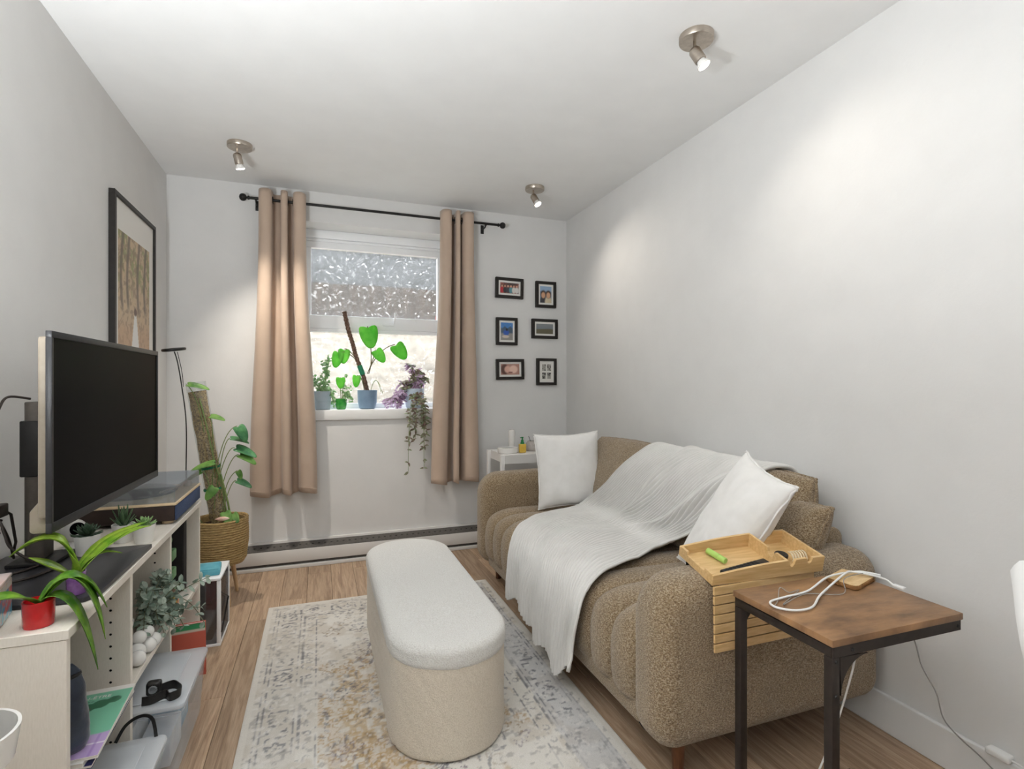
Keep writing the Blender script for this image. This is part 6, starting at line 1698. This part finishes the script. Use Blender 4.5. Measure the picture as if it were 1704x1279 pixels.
for root, mid, tip, L, W, d in (
    ((0.01, 0, 0.24), (0.045, -0.01, 0.34), (0.022, -0.015, 0.42), 0.155, 0.135, None),
    ((-0.05, 0, 0.30), (-0.12, -0.01, 0.42), (-0.150, -0.01, 0.405), 0.10, 0.085, (-0.1, -0.25, -1)),
    ((-0.03, 0, 0.26), (-0.10, -0.01, 0.40), (-0.185, -0.015, 0.385), 0.11, 0.080, (-0.25, -0.25, -1)),
    ((0.0, 0, 0.24), (0.045, -0.01, 0.35), (0.052, -0.015, 0.405), 0.105, 0.085, (0.55, -0.25, -0.8)),
    ((0.0, 0, 0.24), (0.07, -0.01, 0.42), (0.185, -0.015, 0.445), 0.125, 0.110, (0.55, -0.25, -0.8)),
    ((-0.02, 0, 0.12), (-0.03, -0.02, 0.22), (-0.070, -0.02, 0.23), 0.085, 0.06, (-0.1, -0.3, -1))):
    if d is None:
        Cq = qb(root, mid, (0.0, -0.012, 0.565), 14); g = G(); g.tube(Cq, 0.0032, 6); g.build('stalk', M['stemb'], p3)
        g = G(); leaf(g, Cq[-1], (0.15, -0.2, -1), L, W, 'heart', (0, -1, 0.1), 0.05, nr=14); o = g.build('leaf', M['sillleaf'], p3, angle=180)
        md = o.modifiers.new('thickness', 'SOLIDIFY'); md.thickness = 0.001
    else:
        vine(p3, root, mid, tip, L, W, d, (0, -1, 0.15), 'sillleaf', droop=0.08, sr=0.0032, stem='stemb')
for e_ in ((0.09, -0.01, 0.115), (0.10, -0.03, 0.105)):
    g = G(); g.tube(qb((0.02, 0, 0.11), (0.055, 0, 0.28), e_, 14), 0.0018, 6); g.build('bare_stalk', M['stemg'], p3)
p4 = thing('potted_plant', 'purple trailing plant spilling over the right end of the sill', 'potted plant', (0.630, SY, SZ1))
g = G(); g.lathe([(0.002, 0), (0.052, 0), (0.058, 0.006), (0.066, 0.050), (0.068, 0.138), (0.064, 0.138), (0.062, 0.12), (0.002, 0.12)], n=36); g.build('pot', M['palepot'], p4)
gs, gl, gd = G(), G(), G()
def spray(C_, mat_g, n0=2, lw=(0.034, 0.052), ww=(0.015, 0.021)):
    gs.tube(C_, 0.0013, 5)
    for i in range(n0, len(C_)):
        for s in range(2):
            leaf(mat_g, C_[i], (rnd.uniform(-1, 1), rnd.uniform(-1, 0.2), rnd.uniform(-0.7, 0.5)), rnd.uniform(*lw), rnd.uniform(*ww), 'lance', up=(rnd.uniform(-0.4, 0.4), -0.8, 0.7), nr=5)
for k in range(26):                                              # crown and side growth
    a_ = rnd.uniform(0, 2 * PI); o_ = rnd.uniform(0.03, 0.12); h_ = rnd.uniform(0.10, 0.22)
    if k < 5: h_ = rnd.uniform(0.22, 0.30); o_ = 0.06
    e_ = Vector((o_ * math.cos(a_), 0.55 * o_ * math.sin(a_) - 0.01, h_))
    spray(qb((0, 0, 0.12), (e_.x * 0.5, e_.y * 0.5, h_ + 0.05), e_, 7), gl if rnd.random() < 0.75 else gd)
for k in range(12):                                              # creeping left along the sill
    e_ = Vector((-rnd.uniform(0.10, 0.225), rnd.uniform(-0.06, 0.02), rnd.uniform(0.012, 0.05)))
    spray(qb((-0.03, 0, 0.12), (-0.10, e_.y, 0.13), e_, 8), gl, 4)
for (ex, ez, y_) in ((-0.06, -0.22, -0.16), (-0.07, -0.42, -0.165), (-0.02, -0.20, -0.155), (0.040, -0.25, -0.16), (0.036, -0.40, -0.165), (0.052, -0.17, -0.16), (-0.03, -0.13, -0.16), (0.02, -0.12, -0.16), (0.045, -0.12, -0.16)):
    P_ = catmull([(0, -0.02, 0.125), (ex * 0.4, -0.09, 0.09), (ex * 0.8, y_ - 0.005, 0.02), (ex * 0.95, y_, ez * 0.4), (ex, y_, ez)], 14)
    long_ = ez < -0.3
    spray([Vector(p) for p in P_], gd, 3, (0.024, 0.040) if long_ else (0.032, 0.050), (0.011, 0.017))
gs.build('stems', M['stemg'], p4, kind='stuff'); gl.build('purple_foliage', M['purple'], p4, angle=180, kind='stuff'); gd.build('trailing_foliage', M['purpled'], p4, angle=180, kind='stuff')

# ------------------------------------------------------------------ white planter at the lower left edge
ps = thing('plant_pedestal', 'slim white plant pedestal at the lower left edge', 'plant stand', (-0.540, 1.075, 0))
g = G(); g.lathe([(0.002, 0.0005), (0.10, 0.0005), (0.10, 0.012), (0.018, 0.018), (0.018, 0.520), (0.060, 0.526), (0.060, 0.534), (0.002, 0.534)], n=32); g.build('pedestal_post', M['matwhite'], ps)
pw = thing('potted_plant', 'white pot in a deep white saucer at the lower left edge', 'potted plant', (-0.540, 1.075, 0.5345))
g = G(); g.lathe([(0.002, 0), (0.060, 0), (0.072, 0.010), (0.080, 0.062), (0.075, 0.062), (0.068, 0.014), (0.002, 0.010)], n=40); g.build('saucer', M['ceramic'], pw)
g = G(); g.lathe([(0.002, 0.0105), (0.040, 0.0105), (0.043, 0.014), (0.050, 0.120), (0.046, 0.120), (0.044, 0.105), (0.002, 0.105)], n=36); g.build('pot', M['ceramic'], pw)
for p1_, p2_, W in (((0.06, -0.09, 0.10), (0.105, -0.06, -0.065), 0.024), ((0.03, -0.09, 0.16), (0.07, -0.13, 0.03), 0.022), ((-0.05, 0.02, 0.25), (-0.13, 0.0, 0.16), 0.024), ((-0.03, 0.06, 0.26), (-0.10, 0.08, 0.20), 0.024)):
    C = qb((0, 0, 0.105), p1_, p2_, 14)
    V = []; F = []
    for i, p in enumerate(C):
        s = i / 14
        tn_ = (C[min(i + 1, 14)] - C[max(i - 1, 0)]).normalized(); sd = tn_.cross(Vector((0, 0, 1))).normalized(); nm = sd.cross(tn_)
        w_ = W / 2 * min(1, 0.35 + 1.5 * s) * (1 - max(0, (s - 0.5) / 0.5) ** 2) + 0.0006
        for c_ in (-1, -0.5, 0, 0.5, 1):
            V.append(p + sd * (c_ * w_) + nm * (abs(c_) * w_ * 0.3))
    for i in range(14):
        for k in range(4):
            F.append((i * 5 + k, i * 5 + k + 1, (i + 1) * 5 + k + 1, (i + 1) * 5 + k))
    g = G(); g.add(V, F); o = g.build('leaf', M['spiderd'], pw, angle=180)
    md = o.modifiers.new('thickness', 'SOLIDIFY'); md.thickness = 0.0012

# small white adapter above the baseboard at the right edge
o = thing('plug_adapter', 'small white plug adapter at the baseboard near the right edge', 'adapter', (XR - 0.0008, 0.900, 0.1255))
g = G(); g.box(-0.030, 0.0, -0.028, 0.028, 0.0, 0.020, b=0.006, seg=3); g.build('adapter_body', M['whitecab'], o)
g = G(); g.tube([(-0.015, -0.028, 0.010), (-0.016, -0.05, 0.010), (-0.020, -0.07, 0.006), (-0.020, -0.09, -0.06)], 0.0028, 8); g.build('adapter_lead', M['whitecab'], o)
